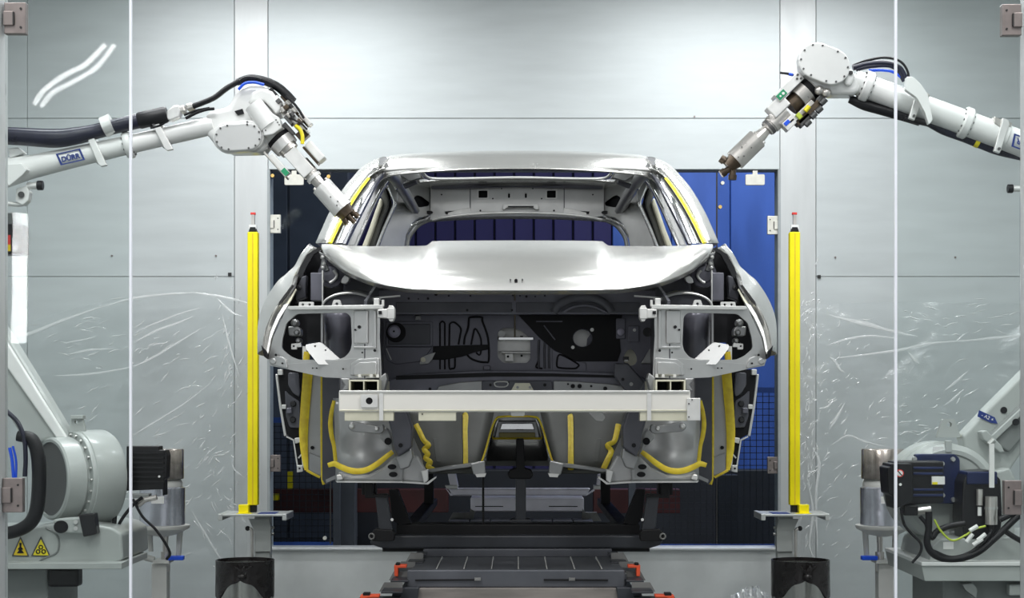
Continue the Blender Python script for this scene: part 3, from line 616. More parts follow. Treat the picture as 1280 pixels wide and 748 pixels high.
# ---- underside: wheelhouses, toe board, tunnel
for s in (-1, 1):
    def U(poly, d, th, name, m, parent=None, **k):
        h = k.pop('holes', None); return part(MB().plate(poly, d, th, h, sgn=s), name, m, parent, **k)
    U([(344,468),(347,468),(352,505),(358.5,545),(355,546),(349,510)], 7.35, .06, 'rear_arch_edge', M_bright, bevel=.003)
    ln = U([(347,462),(385,462),(384,500),(378,545),(377,550),(368,549),(358,543),(352,510)], 7.3, .08, 'arch_liner', M_black)
    U(rpoly([(360,466),(373,466),(375,490),(374,497),(366,492),(360,482)], 3), 7.285, .03, 'liner_pressing', M_ecoat, ln, bevel=.006)
    U(rpoly([(356,488),(362,494),(374,502),(376,535),(362,535),(357,520)], 3), 7.285, .03, 'liner_pressing', M_ecoat, ln, bevel=.006)
    for q in ((366.5, 505), (366, 525)):
        part(MB().lathe([(.007, -.012), (.010, -.012), (.014, 0)], P(mx(q[0], s), q[1], 7.28), (0, 1, 0), 14), 'liner_boss', M_blackg, ln, smooth=30)
    U(rpoly(rect(358, 510, 364.5, 517), 1), 7.26, .03, 'liner_clip', M_ecoatb, ln, bevel=.003); U(rpoly(rect(352, 506, 357.5, 511.5), .6), 7.27, .03, 'liner_clip', M_bright, ln, bevel=.002); U(rpoly(rect(347, 462, 353, 469), .6), 7.27, .03, 'liner_clip', M_bright, ln, bevel=.002)
    U([(366,550),(378,547),(381,586),(371,590),(372,583)], 7.25, .04, 'arch_foot', M_black, ln)
    for a, b in (((358, 546), (368, 551)), ((367, 551), (372, 584)), ((373, 573), (378, 567)), ((376, 550), (379, 585))): part(MB().bar(P(mx(a[0], s), a[1], 7.24), P(mx(b[0], s), b[1], 7.24), .005, .006), 'foot_stay', M_bright, ln)
    U(rpoly([(368,548),(375,547),(376,553),(369,555)], 1), 7.23, .03, 'foot_block', M_bright, ln, bevel=.002); U(rpoly([(371,582),(378,582),(378,590),(371,591)], 1), 7.22, .03, 'foot_block', M_bright, ln, bevel=.002); screw(ln, mx(374.5, s), 586, 7.215, 1.3)
    # A-post lower panel
    ap = U([(384,462),(404,462),(404,597),(384,591)], 7.05, .06, 'a_post_lower', M_house, bevel=.004)
    screw(ap, mx(390.5, s), 560, 7.045, 2.4)
    U([(386,566),(402,572),(402,596),(386,590)], 7.04, .02, 'post_pressing', M_zinc, ap, bevel=.003)
    part(MB().tube(cr([P(mx(x, s), y, 7.04) for x, y in ((385,464),(383,490),(381,515),(379.5,540),(380,560),(381.5,575),(383,588))], 5), [6.5*7/F, 6.3*7/F, 6*7/F, 5.8*7/F, 5*7/F, 4*7/F, 2.5*7/F], n=10, flat=.35, up=(0, 1, 0)), 'sealant_band', M_seal, smooth=50)
    part(MB().tube(cr([P(mx(x, s), y, 7.035) for x, y in ((383,588),(390,592),(400,597))], 4), 1.6*7/F, n=8, flat=.6, up=(0, 1, 0)), 'sealant_bead', M_seal, smooth=50)
    part(MB().tube(cr([P(mx(x, s), y, 7.03) for x, y in ((402,464),(402,520),(402.5,570),(403.5,598),(405,606))], 4), [1.4*7/F, 1.6*7/F, 2*7/F, 2.3*7/F, 2*7/F], n=8, flat=.6, up=(0, 1, 0)), 'sealant_bead', M_seal, smooth=50)
    U([(403,462),(424,462),(424,508),(418,512),(416,540),(420,575),(423,598),(407,606),(403,600)], 6.95, .05, 'wheelhouse_return', M_ecoat)
    U([(407,600),(420,594),(424,597),(408,604)], 6.93, .03, 'wheelhouse_flange', M_zinc)
    # wheelhouse inner: grey rounded panel
    wh = []
    for k in range(11):
        t = k / 10; y = lerp(498, 602, t); row = []
        for i in range(11):
            u = i / 10; x = lerp(417 + 3 * math.sin(t * 2), lerp(490, 500, t), u)
            row.append(P(mx(x, s), y, 6.72 + .10 * (2 * u - 1) ** 2 + (.10 * (1 - t) if True else 0) - .10 * math.exp(-((t - .72) / .2) ** 2) * (1 - u * .6)))
        wh.append(row)
    wheelh = part(MB().grid(wh), 'wheelhouse', M_house, smooth=60, solid=.004)
    am = U(rpoly([(435,530),(440,527),(473,533),(479,530),(481,538),(476,543),(440,540),(435,536)], 3), 6.45, .04, 'arm_mount', M_zinc, bevel=.004)
    for q in ((440, 533, 3.6), (471, 536, 3.0)): part(MB().lathe([(.006, -.012), (q[2] * 6.45 / F, -.006), (q[2] * 6.45 / F, .01)], P(mx(q[0], s), q[1], 6.45), (0, 1, 0), 14), 'mount_bush', M_bright, am, smooth=30)
    U([(473,546),(482,534),(487,538),(491,548),(494,572),(487,560),(478,552)], 6.5, .03, 'wheelhouse_lobe', M_house, bevel=.008)
    part(MB().lathe([(4.6*6.5/F, 0), (4.6*6.5/F, .004)], P(mx(485, s), 552, 6.49), (0, 1, 0), 16), 'drain_hole', M_black)
    for q in ((490, 584, 5.5), (491.5, 593.5, 5.5)):
        part(MB().plate(circ(q[0], q[1], q[2], q[2] * .62, n=16, a0=.3), 6.48, .004, sgn=s), 'drain_hole', M_black)
    U([(422,590),(440,595),(460,594),(480,584),(494,570),(500,575),(504,586),(503,603),(424,603)], 6.52, .05, 'lower_lip', M_house, bevel=.01)
    U([(420,601.5),(503,602),(504,604),(421,603.6)], 6.5, .08, 'lower_flange', M_bright)
    U(rpoly([(420,594),(427,593),(429,600),(421,601)], 2), 6.48, .04, 'jack_cap', M_bright, bevel=.004)
    # main beads on the wheelhouse
    part(MB().tube(cr([P(mx(x, s), y, 6.66) for x, y in ((417.5,501),(414.5,515),(413,530),(414.5,545),(417.5,558),(419.5,577))], 4), [2*6.7/F, 2.6*6.7/F, 3*6.7/F, 2.8*6.7/F, 2.4*6.7/F, 2.4*6.7/F], n=8, flat=.5, up=(0, 1, 0)), 'sealant_bead', M_seal, smooth=50)
    part(MB().tube(cr([P(mx(x, s), y, 6.47) for x, y in ((410,582),(418,580),(424,583),(436,588),(448,589.5),(460,587),(472,580),(482,572),(491,565))], 4), [3*6.5/F, 3.6*6.5/F, 3.8*6.5/F, 4*6.5/F, 4*6.5/F, 3.8*6.5/F, 3.8*6.5/F, 3.4*6.5/F, 3*6.5/F], n=10, flat=.5, up=(0, 1, 0)), 'sealant_bead', M_seal, smooth=50)
    # front longitudinal and its gusset
    U([(482,514),(508,514),(515,535),(514,560),(497,572),(492,560),(489,540)], 6.35, .12, 'front_longitudinal', M_ecoat, bevel=.008); screw(car, mx(500.8, s), 557, 6.34, 2.8)
    U([(494,572),(514,560),(516,572),(511,585),(500,588)], 6.4, .06, 'longitudinal_joint', M_zinc, bevel=.006)
    U([(497,572),(522,570),(532,588),(535,596),(533,605),(503,602)], 6.55, .05, 'sill_end', M_house, bevel=.008)
    U([(526,589),(535,587),(535,601),(530,605)], 6.52, .04, 'sill_bracket', M_bright, bevel=.003)
    U([(503,602),(533,604),(545,596),(545,598),(535,606),(503,604)], 6.53, .06, 'sill_flange', M_bright)
    # toe board
    tb = []
    for k in range(7):
        t = k / 6; y = lerp(505, 592, t)
        tb.append([P(mx(x, s), y, 6.9 + .25 * (1 - t) - .05 * math.sin(math.pi * i / 8)) for i, x in enumerate([lerp(lerp(498, 528, t), lerp(620, 600, t), j / 8) for j in range(9)])])
    toe = part(MB().grid(tb), 'toe_board', M_ecoatg, smooth=60, solid=.006)
    U(rpoly([(541,548),(567,550),(566,578),(545,578)], 2), lambda x, y: 6.90 + .25 * (592 - y) / 87 - .048, .02, 'toe_pressing', M_ecoatg, toe, bevel=.003)
    U([(513,540),(526,568),(530,587),(520,575),(514,556)], 6.80, .02, 'toe_shadow', M_zinc, toe)
    U([(530,588),(560,583),(583,580),(600,578),(600,582),(585,585),(560,588),(540,591)], 6.84, .06, 'floor_edge', M_zinc, toe, bevel=.003)
def toe_d(x, y):
    x = x if x < CX else 2 * CX - x; t = (y - 505) / 87; u = min(1, max(0, (x - lerp(498, 528, t)) / (lerp(620, 600, t) - lerp(498, 528, t))))
    return 6.9 + .25 * (1 - t) - .05 * math.sin(math.pi * u) - .012
# yellow beads on the toe board (each side its own shape)
def bead(pts, d, w, name='sealant_bead', m=M_seal):
    return part(MB().tube(cr([P(x, y, toe_d(x, y)) for x, y in pts], 4), [q * d / F for q in w] if isinstance(w, list) else w * d / F, n=10, flat=.45, up=(0, 1, 0)), name, m, smooth=50)
bead(((520,531),(525,541),(530,551),(536,557),(530,562),(535,568),(532,573),(538,578),(535,583),(542,588)), 6.80, 3.4)
bead(((580,517),(582,521),(581.5,540),(582,560),(582,581)), 6.82, [3, 3.8, 3.2, 3.2, 3.3])
bead(((712,519),(713,523),(713.5,550),(713.5,587)), 6.82, [3.2, 3.8, 3.7, 3.9])
bead(((773,531),(770,545),(767,553),(759,557),(764,564),(760,574),(754,587)), 6.80, [3.8, 3.6, 3.4, 3.2, 3.6, 3.8, 3.8])
part(MB().plate(rpoly([(736,516),(752,516),(757,522),(753,527),(745,526)], 2), 6.85, .004), 'floor_plug', M_bright)
# tunnel: arched bright channel running back
def tun(k, d, w=1.0, dy=0):
    pts = [(597,584),(602,578),(608,560),(614,538),(620,524),(627,521),(646.5,520.5),(666,521),(673,524),(679,538),(685,560),(691,578),(696,584)]
    return [Vector((P(646.5 + (q.x - 646.5) * w, q.y, 6.72).x, d, P(q.x, q.y, 6.72).z + dy)) for q in cr([(a, b, 0) for a, b in pts], 4)]
part(MB().grid([tun(0, 6.70), tun(0, 6.76, .93, -.004), tun(0, 6.95, .88, -.006), tun(0, 7.6, .85, -.01), tun(0, 9.4, .85, -.01)]), 'tunnel', M_chrome, smooth=40, solid=.004)
part(MB().tube(tun(0, 6.695, 1.0), .0045, n=6), 'tunnel_bead', M_seal, smooth=60)
tb_ = part(MB().plate([(622,526),(671,526),(676,549),(617,549)], 6.98, .03), 'tunnel_bracket', M_zinc, bevel=.006)
part(MB().plate([(627,529),(666,529),(669,538),(624,538)], 6.96, .03), 'bracket_pressing', M_chrome, tb_, bevel=.004)
part(MB().tube([P(617, 548.5, 6.955), P(676, 548.5, 6.955)], .005, n=6), 'sealant_bead', M_seal, tb_)
part(MB().plate(rect(624, 541, 669, 549), 6.958, .02), 'bracket_flange', mat('olive_primer', (.28, .24, .08), .4, .3), tb_, bevel=.002)
for s in (-1, 1):
    part(MB().plate(rpoly([(588,580),(606,576),(607,592),(603,596),(592,594)], 2), 6.66, .06, sgn=s), 'tunnel_foot', M_zinc, bevel=.005)
    part(MB().plate([(594,593),(608,592),(606,596.5),(596,597)], 6.65, .05, sgn=s), 'foot_flange', M_bright)

# ---- greenhouse: roof, header, pillars, rear ring
RZ = [(7.60, 1.030), (7.66, 1.066), (7.75, 1.108), (7.9, 1.148), (8.1, 1.178), (8.5, 1.203), (9.2, 1.208), (9.6, 1.196), (9.85, 1.14), (9.98, 1.06)]
half = [(0, 0), (.2, -.002), (.4, -.009), (.52, -.016), (.60, -.026), (.645, -.05), (.68, -.088), (.70, -.125)]
def roof_pt(x, dz, y, z):
    w = 1.0 - .06 * max(0, (y - 8.6)) - .035 * max(0, 7.75 - y) / .15
    return Vector((x * w, y + (0 if y > 7.8 else .10 * (abs(x) / .7) ** 2 * (7.8 - y) / .2), CZ + z + dz * 1.0))
ys = cr([(a, b, 0) for a, b in RZ], 5)
hs = [(-x, dz) for x, dz in reversed(half[1:])] + half
hs = cr([(a, b, 0) for a, b in hs], 3)
SUN = (7.98, 9.30, .515)
cols = [[roof_pt(h.x, h.y, q.x, q.y) for h in hs] for q in ys]
rm = MB(); nu = len(hs); idx = {}
rm.v = [p for r in cols for p in r]
for j in range(len(cols) - 1):
    for i in range(nu - 1):
        c = sum(((cols[j + a][i + b]) for a in (0, 1) for b in (0, 1)), Vector()) / 4
        if SUN[0] < c.y < SUN[1] and abs(c.x) < SUN[2]: continue
        rm.f.append((j * nu + i, j * nu + i + 1, (j + 1) * nu + i + 1, (j + 1) * nu + i))
roof = part(rm, 'roof', M_silver, smooth=45, solid=.006)
# sunroof lip (white rolled edge) and header flanges
lipz = CZ + 1.12
def top(px, py, d): return P(px, py, d)
part(MB().tube(cr([top(528, 210, 8.70), top(529, 215, 9.00), top(531.5, 219.5, 9.18), top(541, 223.3, 9.28), top(575, 223.6, 9.30), top(630, 222.4, 9.30), top(663, 222.4, 9.30), top(718, 223.6, 9.30), top(752, 223.3, 9.28), top(761.5, 219.5, 9.18), top(764, 215, 9.00), top(765, 210, 8.70)], 5), .0075, n=8), 'sunroof_lip', M_bright, roof, smooth=50)
part(MB().tube(cr([top(480, 213.5, 7.68), top(500, 211.3, 7.66), top(530, 210, 7.66), top(600, 208.8, 7.66), top(693, 208.8, 7.66), top(763, 210, 7.66), top(793, 211.3, 7.66), top(813, 213.5, 7.68)], 5), .007, n=8), 'header_lip', M_bright, roof, smooth=50)
part(MB().plate([(478,214),(500,209),(560,206.5),(646,205.5),(733,206.5),(793,209),(815,214),(793,213.5),(733,211.5),(646,210.5),(560,211.5),(500,213.5)], 7.70, .08), 'header_inner', M_ecoat, roof)
for s in (-1, 1):
    # A pillar: bands from the outside in
    def band(o, name, m, dd, th, parent=None, **k):
        df = lambda x, y: 6.93 + (304 - y) / 98 * .72 + dd
        return part(MB().plate(o, df, th, sgn=s), name, m, parent, **k)
    # rounded outer skin, lofted
    Lo = [(395,304),(402.5,287),(410,270),(417.5,256),(425,243),(433,231.5),(442,221),(450,212),(458,205.5),(466,201),(476,197.5)]
    Li = [(411.5,304),(418.5,289),(426,274),(433,262),(440,250.5),(448,239.5),(456.5,228.5),(463,221),(469,216.5),(475,213.5),(482,212)]
    Lo = cr([(a, b, 0) for a, b in Lo], 3); Li = cr([(a, b, 0) for a, b in Li], 3); rows = []
    for a, b in zip(Lo, Li):
        d0 = 6.93 + (304 - b.y) / 98 * .72; row = []
        for k in range(9):
            u = k / 8; q = a.lerp(b, u); row.append(P(mx(q.x, s), q.y, d0 + .14 * (1 - u) ** 2.2 - .012 * math.sin(math.pi * u)))
        rows.append([row[0] + Vector((0, .25, 0))] + row)
    apil = part(MB().grid(rows), 'a_pillar', M_silver, smooth=50, solid=.004)
    part(MB().tube(cr([P(mx(x, s), y, 6.93 + (304 - y) / 98 * .72 - .01) for x, y in ((412.5,304),(425,278),(437,256.5),(449,238),(461,222.5))], 5), [2.6*7/F, 2.6*7/F, 2.5*7.2/F, 2.3*7.4/F, 1.8*7.5/F], n=8, flat=.4, up=(0, 1, 0)), 'sealant_bead', M_sealb, apil, smooth=50)
    part(MB().tube(cr([P(mx(x, s), y, 6.93 + (304 - y) / 98 * .72 - .005) for x, y in ((408.5,304),(421,278),(433,256.5),(445,238),(458,222))], 5), 1.3*7/F, n=6, flat=.4, up=(0, 1, 0)), 'sealant_smear', M_cream, apil, smooth=50)
    band([(415.5,304),(428,304),(440,280),(453,255),(463,236),(470,224),(477,217),(468,218),(458,229),(445,248),(432,270)], 'screen_flange', M_chrome, .04, .03, apil, bevel=.002)
    band([(418,304),(422,304),(434,278),(447,254),(460,233),(467,223),(463,224),(452,240),(438,263)], 'flange_ribs', M_zinc, .028, .012, apil, bevel=.001)
    band([(428,305),(432,305),(444,281),(457,256),(467,236),(474,224),(481,215.5),(477,217),(468,226),(452,256)], 'pillar_return', M_ecoat, .05, .06, apil)
    ca = part(MB().plate([(473,197.5),(478,196),(484,195.5),(486,199),(481,203),(477,208),(472,207),(474,202)], 7.55, .05, sgn=s), 'joint_patch', M_chrome, apil, bevel=.004)
    for q in ((462.5, 213.5), (468, 212)): part(MB().lathe([(.006, -.004), (.010, 0), (.010, .03)], P(mx(q[0], s), q[1], 7.58), (0, 1, 0), 12), 'joint_stud', M_zinc, apil, smooth=30)
    # B pillar, C pillar and quarter panel
    def pil(o, d0, d1, th, name, m, **k):
        return part(MB().plate(o, lambda x, y: lerp(d0, d1, (308 - y) / 85), th, sgn=s), name, m, **k)
    bp = pil([(433,309),(443,309),(452,289),(461,268),(470,249),(478,234),(484,226),(478,222),(472,226),(463,243),(452,266)], 8.05, 8.1, .12, 'b_pillar', M_zinc, bevel=.01)
    pil([(442,309),(445.5,309),(456,285),(466,262),(475,243),(482,231),(486,226),(482,225),(475,236),(463,259)], 8.03, 8.08, .04, 'pillar_flange', M_chrome, parent=bp, bevel=.003)
    cp = pil([(452,309),(459,309),(466,290),(472,271),(477.5,256),(478,250),(475,247),(469,263),(461,286)], 8.75, 8.75, .10, 'c_pillar', M_cream, bevel=.008)
    pil([(459,309),(467,309),(476,281),(485,258),(486,250),(481,235),(475.5,239),(476.5,247),(479,252),(478,258),(470,282)], 8.8, 8.8, .08, 'pillar_reveal', M_ecoatg, bevel=.006)
    pil([(466,309),(473,309),(480,288),(488,266),(490,256),(486,240),(480,230),(477,234),(483,248),(485,256),(483,264),(475,284)], 8.85, 8.85, .06, 'pillar_reveal', M_black)
    part(MB().tube(cr([P(mx(x, s), y, 8.75) for x, y in ((471.5,309),(480,287),(490,264),(493.5,254),(490,243),(484,229),(480,224))], 5), .010, n=8), 'weather_flange', M_chrome, smooth=50)
    qp = part(MB().plate([(470,309),(504,309),(507,293),(514,280),(524,272),(540,268),(540,226),(520,221),(497,220),(485,224),(491,241),(495,254),(491,265),(481,288)], lambda x, y: 8.95 + (x - 470) * .009, .03, [rpoly([(517,246),(521,243.5),(526,245),(537,253),(536,257.5),(525,259.5),(517,257.5)], 3), rpoly([(499,241),(504,236),(505.5,238.5),(501,245)], 1)], sgn=s), 'quarter_panel', M_zincl, bevel=.006)
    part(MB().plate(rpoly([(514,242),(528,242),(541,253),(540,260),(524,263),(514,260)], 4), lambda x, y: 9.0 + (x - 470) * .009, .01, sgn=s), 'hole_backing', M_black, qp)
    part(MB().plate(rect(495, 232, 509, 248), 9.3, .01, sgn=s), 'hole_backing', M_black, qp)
    part(MB().plate(circ(536.5, 265.7, 4.8, 2.2, n=14), 9.52, .004, sgn=s), 'slot_hole', M_black, qp)
    for pts, m, d, th in (([(493,222),(507,214),(513,221),(500,230)], M_bright, 8.5, .03), ([(497,217),(523,216),(526,222),(512,226)], M_zinc, 8.45, .04), ([(488,221),(498,216),(503,230),(494,238)], M_chrome, 8.55, .03), ([(503,230),(520,225),(522,229),(506,236)], M_ecoat, 8.5, .03), ([(482,225),(489,219),(497,240),(497,252),(493,252)], M_zinc, 8.6, .04)):
        part(MB().plate(rpoly(pts, 1.5), d, th, sgn=s), 'corner_gusset', m, bevel=.004)
    # rear screen ring
    part(MB().tube(cr([P(mx(x, s), y, 9.55) for x, y in ((503,310),(505,298),(509,289),(516,281),(525,276),(536,272.5))], 5), .012, n=8), 'screen_ring', M_chrome, qp, smooth=50)
    part(MB().tube(cr([P(mx(x, s), y, 9.58) for x, y in ((509,310),(511,299),(516,290),(523,282),(534,276),(550,271.5))], 5), .012, n=8), 'screen_ring', M_zinc, qp, smooth=50)
    # side roof rail + lower body side, rear wing
    part(MB().tube([P(mx(478, s), 209, 7.72), Vector((s * .60, 8.4, CZ + 1.09)), Vector((s * .585, 9.1, CZ + 1.08)), Vector((s * .56, 9.6, CZ + 1.03))], .03, n=8), 'roof_rail', M_zinc, smooth=60)
    sd = []
    for y, w in ((7.42, .0), (7.9, .0), (8.6, .0), (9.3, .005), (9.8, .03), (10.05, .09)):
        sd.append([Vector((s * (x - w), y, z)) for x, z in ((.80, 1.83), (.845, 1.78), (.87, 1.6), (.885, 1.35), (.87, 1.15), (.84, .98), (.78, .93))])
    part(MB().grid([cr(r, 3) for r in sd]), 'body_side', M_silver, smooth=50, solid=.004)
    part(MB().bar(Vector((s * .79, 7.3, .95)), Vector((s * .79, 9.7, .95)), .09, .10), 'sill', M_zinc, bevel=.01)
# rear header
rh = part(MB().plate([(538,224),(580,225),(646.5,225.5),(713,225),(755,224),(755,270),(737,271.7),(705,268),(673,266.4),(646.5,266),(620,266.4),(588,268),(556,271.7),(538,275)], 9.55, .03,
     [rpoly(rect(598, 238, 609.5, 247.5), 1), rpoly(rect(683.5, 238, 695, 247.5), 1), rpoly(rect(635, 241.5, 637.5, 247.5), 1), rpoly(rect(656, 241.5, 658.5, 247.5), 1)]), 'rear_header', M_zincl, bevel=.006)
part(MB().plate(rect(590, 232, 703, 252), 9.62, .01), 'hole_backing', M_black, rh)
for a in (596.5, 682): part(MB().plate(rpoly(rect(a, 236.5, a + 14.5, 249), 1.5), 9.545, .01, [rpoly(rect(a + 1.7, 238.2, a + 12.8, 247.3), 1)]), 'hole_rim', M_bright, rh, bevel=.001)
part(MB().plate([(539,226),(560,229),(600,231.5),(646,232),(693,231.5),(733,229),(754,226),(754,236),(733,236),(646,234),(560,236),(539,236)], 9.5, .03), 'header_fold', M_ecoatb, rh, bevel=.006)
part(MB().plate(rpoly([(629,255),(672,255),(674,262),(669,262),(666,259.5),(634,259.5),(631,262),(628,262)], 1.5), 9.52, .03), 'latch_plate', M_bright, rh, bevel=.003)
part(MB().plate(rect(635, 257.6, 667, 259.2), 9.515, .01), 'latch_slot', M_black, rh)
for s in (-1, 1):
    part(MB().plate([(556,264.5),(572,263.5),(573,266),(557,268)], 9.545, .01, sgn=s), 'slot_hole', M_black, rh)
    for q in ((552, 243.5, 1), (616, 248.5, 1), (600.5, 263.5, 1.2), (627, 236, .8)): screw(rh, mx(q[0], s), q[1], 9.548, q[2])
    part(MB().plate([(575,262),(588,260),(589,268),(560,271.5),(560,266)], 9.54, .02, sgn=s), 'header_fold', M_bright, rh, bevel=.002)
    part(MB().plate(rect(587.3, 234, 588.3, 267), 9.544, .01, sgn=s), 'panel_joint', M_ecoat, rh)
part(MB().tube(cr([P(x, y, 9.53) for x, y in ((540,275),(556,271.7),(588,268),(620,266.4),(646.5,266),(673,266.4),(705,268),(737,271.7),(753,275))], 4), .008, n=8), 'screen_ring', M_bright, rh, smooth=50)
# floor pan, rear panel
part(MB().bx(-.76, .76, 6.95, 9.9, .98, 1.0), 'floor_pan', M_ecoatg)
part(MB().bx(-.72, .72, 9.9, 9.95, .98, 1.72), 'rear_panel', M_zinc, bevel=.01)
part(MB().bx(-.70, .70, 6.86, 6.93, 1.60, 1.80), 'scuttle', M_ecoat, bevel=.01)
# ================================================================== skid and conveyor
M_skid = mat('skid_grey', (.028, .031, .038), .4, .15, .2, 8)
M_skidb = mat('skid_black', (.007, .007, .008), .5, 0, .2, 8, spec=.25)
M_conv = mat('conveyor_steel', (.10, .105, .12), .38, .45, .15, 6, (1, .4, 1))
M_convl = mat('conveyor_rail', (.20, .20, .195), .5, .4, .2, 8)
M_red = mat('red_bracket', (.62, .07, .02), .45, 0, .15, 12)
M_alu = mat('rear_alu', (.80, .78, .86), .38, .5, .06, 9)

skid = thing('body_skid', (0, 7.0, P(0, 690, 6.7).z), 'dark grey steel skid frame carrying the car body on upright supports', 'skid')
def sp(mb, name, m, parent=None, **k): return mb.build(name, m, parent or skid, **k)
DS = 6.7
z0, z1 = P(0, 686, DS).z, P(0, 671, DS).z
# front cross beam (upper black box, lower grey channel)
sp(MB().plate([(495,656),(800,656),(800,672),(495,672)], DS + .02, .12), 'cross_beam', M_skidb, bevel=.004)
sp(MB().plate([(463,670),(820,670),(829,676),(825,682),(812,686),(478,686),(463,681)], DS - .05, .16), 'cross_beam', M_skid, bevel=.006)
sp(MB().plate([(478,684.5),(812,684.5),(812,690),(478,690)], DS, .10), 'cross_beam', M_skidb)
for s in (-1, 1):
    # leaning support posts, foot, clamp, rear stay
    sp(MB().plate([(469,620),(484,621),(491,665),(474,665)], 6.55, .05, sgn=s), 'support_post', M_skid, bevel=.004)
    sp(MB().plate([(468,619),(485,620),(485.5,622.5),(468.5,622)], 6.54, .07, sgn=s), 'post_cap', M_skidb)
    sp(MB().plate([(458,604),(466,604),(466,619),(484,618),(485,623),(456,623),(456,604)], 6.56, .07, sgn=s), 'support_head', M_skidb, bevel=.003)
    sp(MB().plate([(486,612),(497,612),(514,655),(500,658),(490,650)], 6.72, .05, sgn=s), 'rear_stay', M_skidb, bevel=.003)
    sp(MB().plate(rpoly([(463,668),(468,662),(490,663),(493,668),(492,677),(466,677),(463,674)], 1.5), 6.52, .08, sgn=s), 'post_foot', M_skidb, bevel=.003)
    sp(MB().tube([P(mx(464.5, s) + 3.2 * math.cos(a), 671 + 3.4 * math.sin(a), 6.515) for a in [2 * math.pi * i / 14 for i in range(14)]], .004, closed=True, n=6), 'foot_ring', M_convl, smooth=60)
    sp(MB().cyl(P(mx(490, s), 650, 6.54), P(mx(490, s), 650, 6.6), .006, n=8), 'bolt', M_bright)
    sp(MB().pbx(*((452, 604, 470, 619) if s < 0 else (mx(470, 1), 604, mx(452, 1), 619)), 6.62, .06), 'support_block', M_skidb, bevel=.003)
    # long runners under the sills and rear uprights
    sp(MB().bx(s * .48 - .03, s * .48 + .03, DS + .11, 9.6, z0 - .012, z0 + .03), 'runner', M_skidb, bevel=.006)
    sp(MB().bar(Vector((s * .47, 9.1, z0 + .03)), Vector((s * .47, 9.1, .975)), .05, .05), 'rear_upright', M_skidb)
    sp(MB().cyl(P(mx(604, s), 596, 6.75), P(mx(604, s), 658, 6.75), .0045, n=8), 'guide_rod', M_skidb) if s < 0 else None
# centre column under the tunnel
sp(MB().plate([(644.5,594),(657.5,594),(657.5,651),(644.5,651)], 6.85, .09), 'centre_column', M_skid, bevel=.004)
sp(MB().plate(rpoly([(634,593),(638,588),(645,586),(645,549),(655,549),(656,586),(664,588),(667,594),(664,599),(637,599)], 2), 6.84, .10), 'column_head', M_skidb, bevel=.004)
sp(MB().plate(rpoly([(637,652),(640,650),(662,650),(665,652),(665,657),(637,657)], 1), 6.83, .12), 'column_foot', M_skid, bevel=.003)

# ---- conveyor
conv = thing('conveyor', (0, 6.4, 0), 'dark steel roller-bed conveyor with plated top running under the skid', 'conveyor')
def cp_(mb, name, m, parent=None, **k): return mb.build(name, m, parent or conv, **k)
zt = P(0, 700, 6.45).z                                   # top of the plated bed
zs = P(0, 688, 6.62).z
cp_(MB().bx(P(529, 0, 6.62).x, P(765, 0, 6.62).x, 6.62, 6.68, zs - .03, zs - .002), 'stop_bar', M_convl)
cp_(MB().plate([(529,687),(765,687),(765,697),(529,697)], 6.6, .05), 'end_frame', M_conv, bevel=.003)
bed = MB().bx(P(512, 0, 6.1).x, P(781, 0, 6.1).x, 6.02, 6.55, zt - .06, zt - .012)
bed = cp_(bed, 'bed', M_conv)
xs = [514, 546, 580, 614.5, 648, 683.5, 718, 752, 779]
for a, b in zip(xs[:-1], xs[1:]):
    cp_(MB().bx(P(a, 0, 6.1).x + .003, P(b, 0, 6.1).x - .003, 6.02, 6.55, zt - .012, zt), 'bed_plate', M_conv, bed, bevel=.0015, seg=1)
for q in xs[1:-1]: cp_(MB().bx(P(q, 0, 6.1).x - .0018, P(q, 0, 6.1).x + .0018, 6.03, 6.54, zt - .0, zt + .003), 'plate_seam', M_bright, bed)
cp_(MB().plate([(509,713),(781,713),(781,735),(509,735)], 5.98, .04), 'front_beam', M_conv, bevel=.004)
cp_(MB().plate([(519,725),(601,724.5),(601,726.2),(519,726.8)], 5.972, .01), 'beam_slot', M_skidb); cp_(MB().plate([(680,724.5),(760,725),(760,727),(680,726.5)], 5.972, .01), 'beam_slot', M_skidb)
for q in (597, 715): cp_(MB().pbx(q - 4, 723, q + 4, 726.5, 5.965, .02), 'beam_latch', M_convl, bevel=.001)
cp_(MB().plate([(523,736),(770,736),(776,760),(516,760)], 5.95, .03), 'belt', mat('worn_belt', (.22, .20, .185), .55, .2, .35, 7, (.4, 1, 3)), bevel=.002)
cp_(MB().plate([(492,735),(524,735),(516,790),(480,790)], 5.93, .06), 'side_plate', M_skid, bevel=.003); cp_(MB().plate([(771,735),(800,735),(815,790),(776,790)], 5.93, .06), 'side_plate', M_skid, bevel=.003)
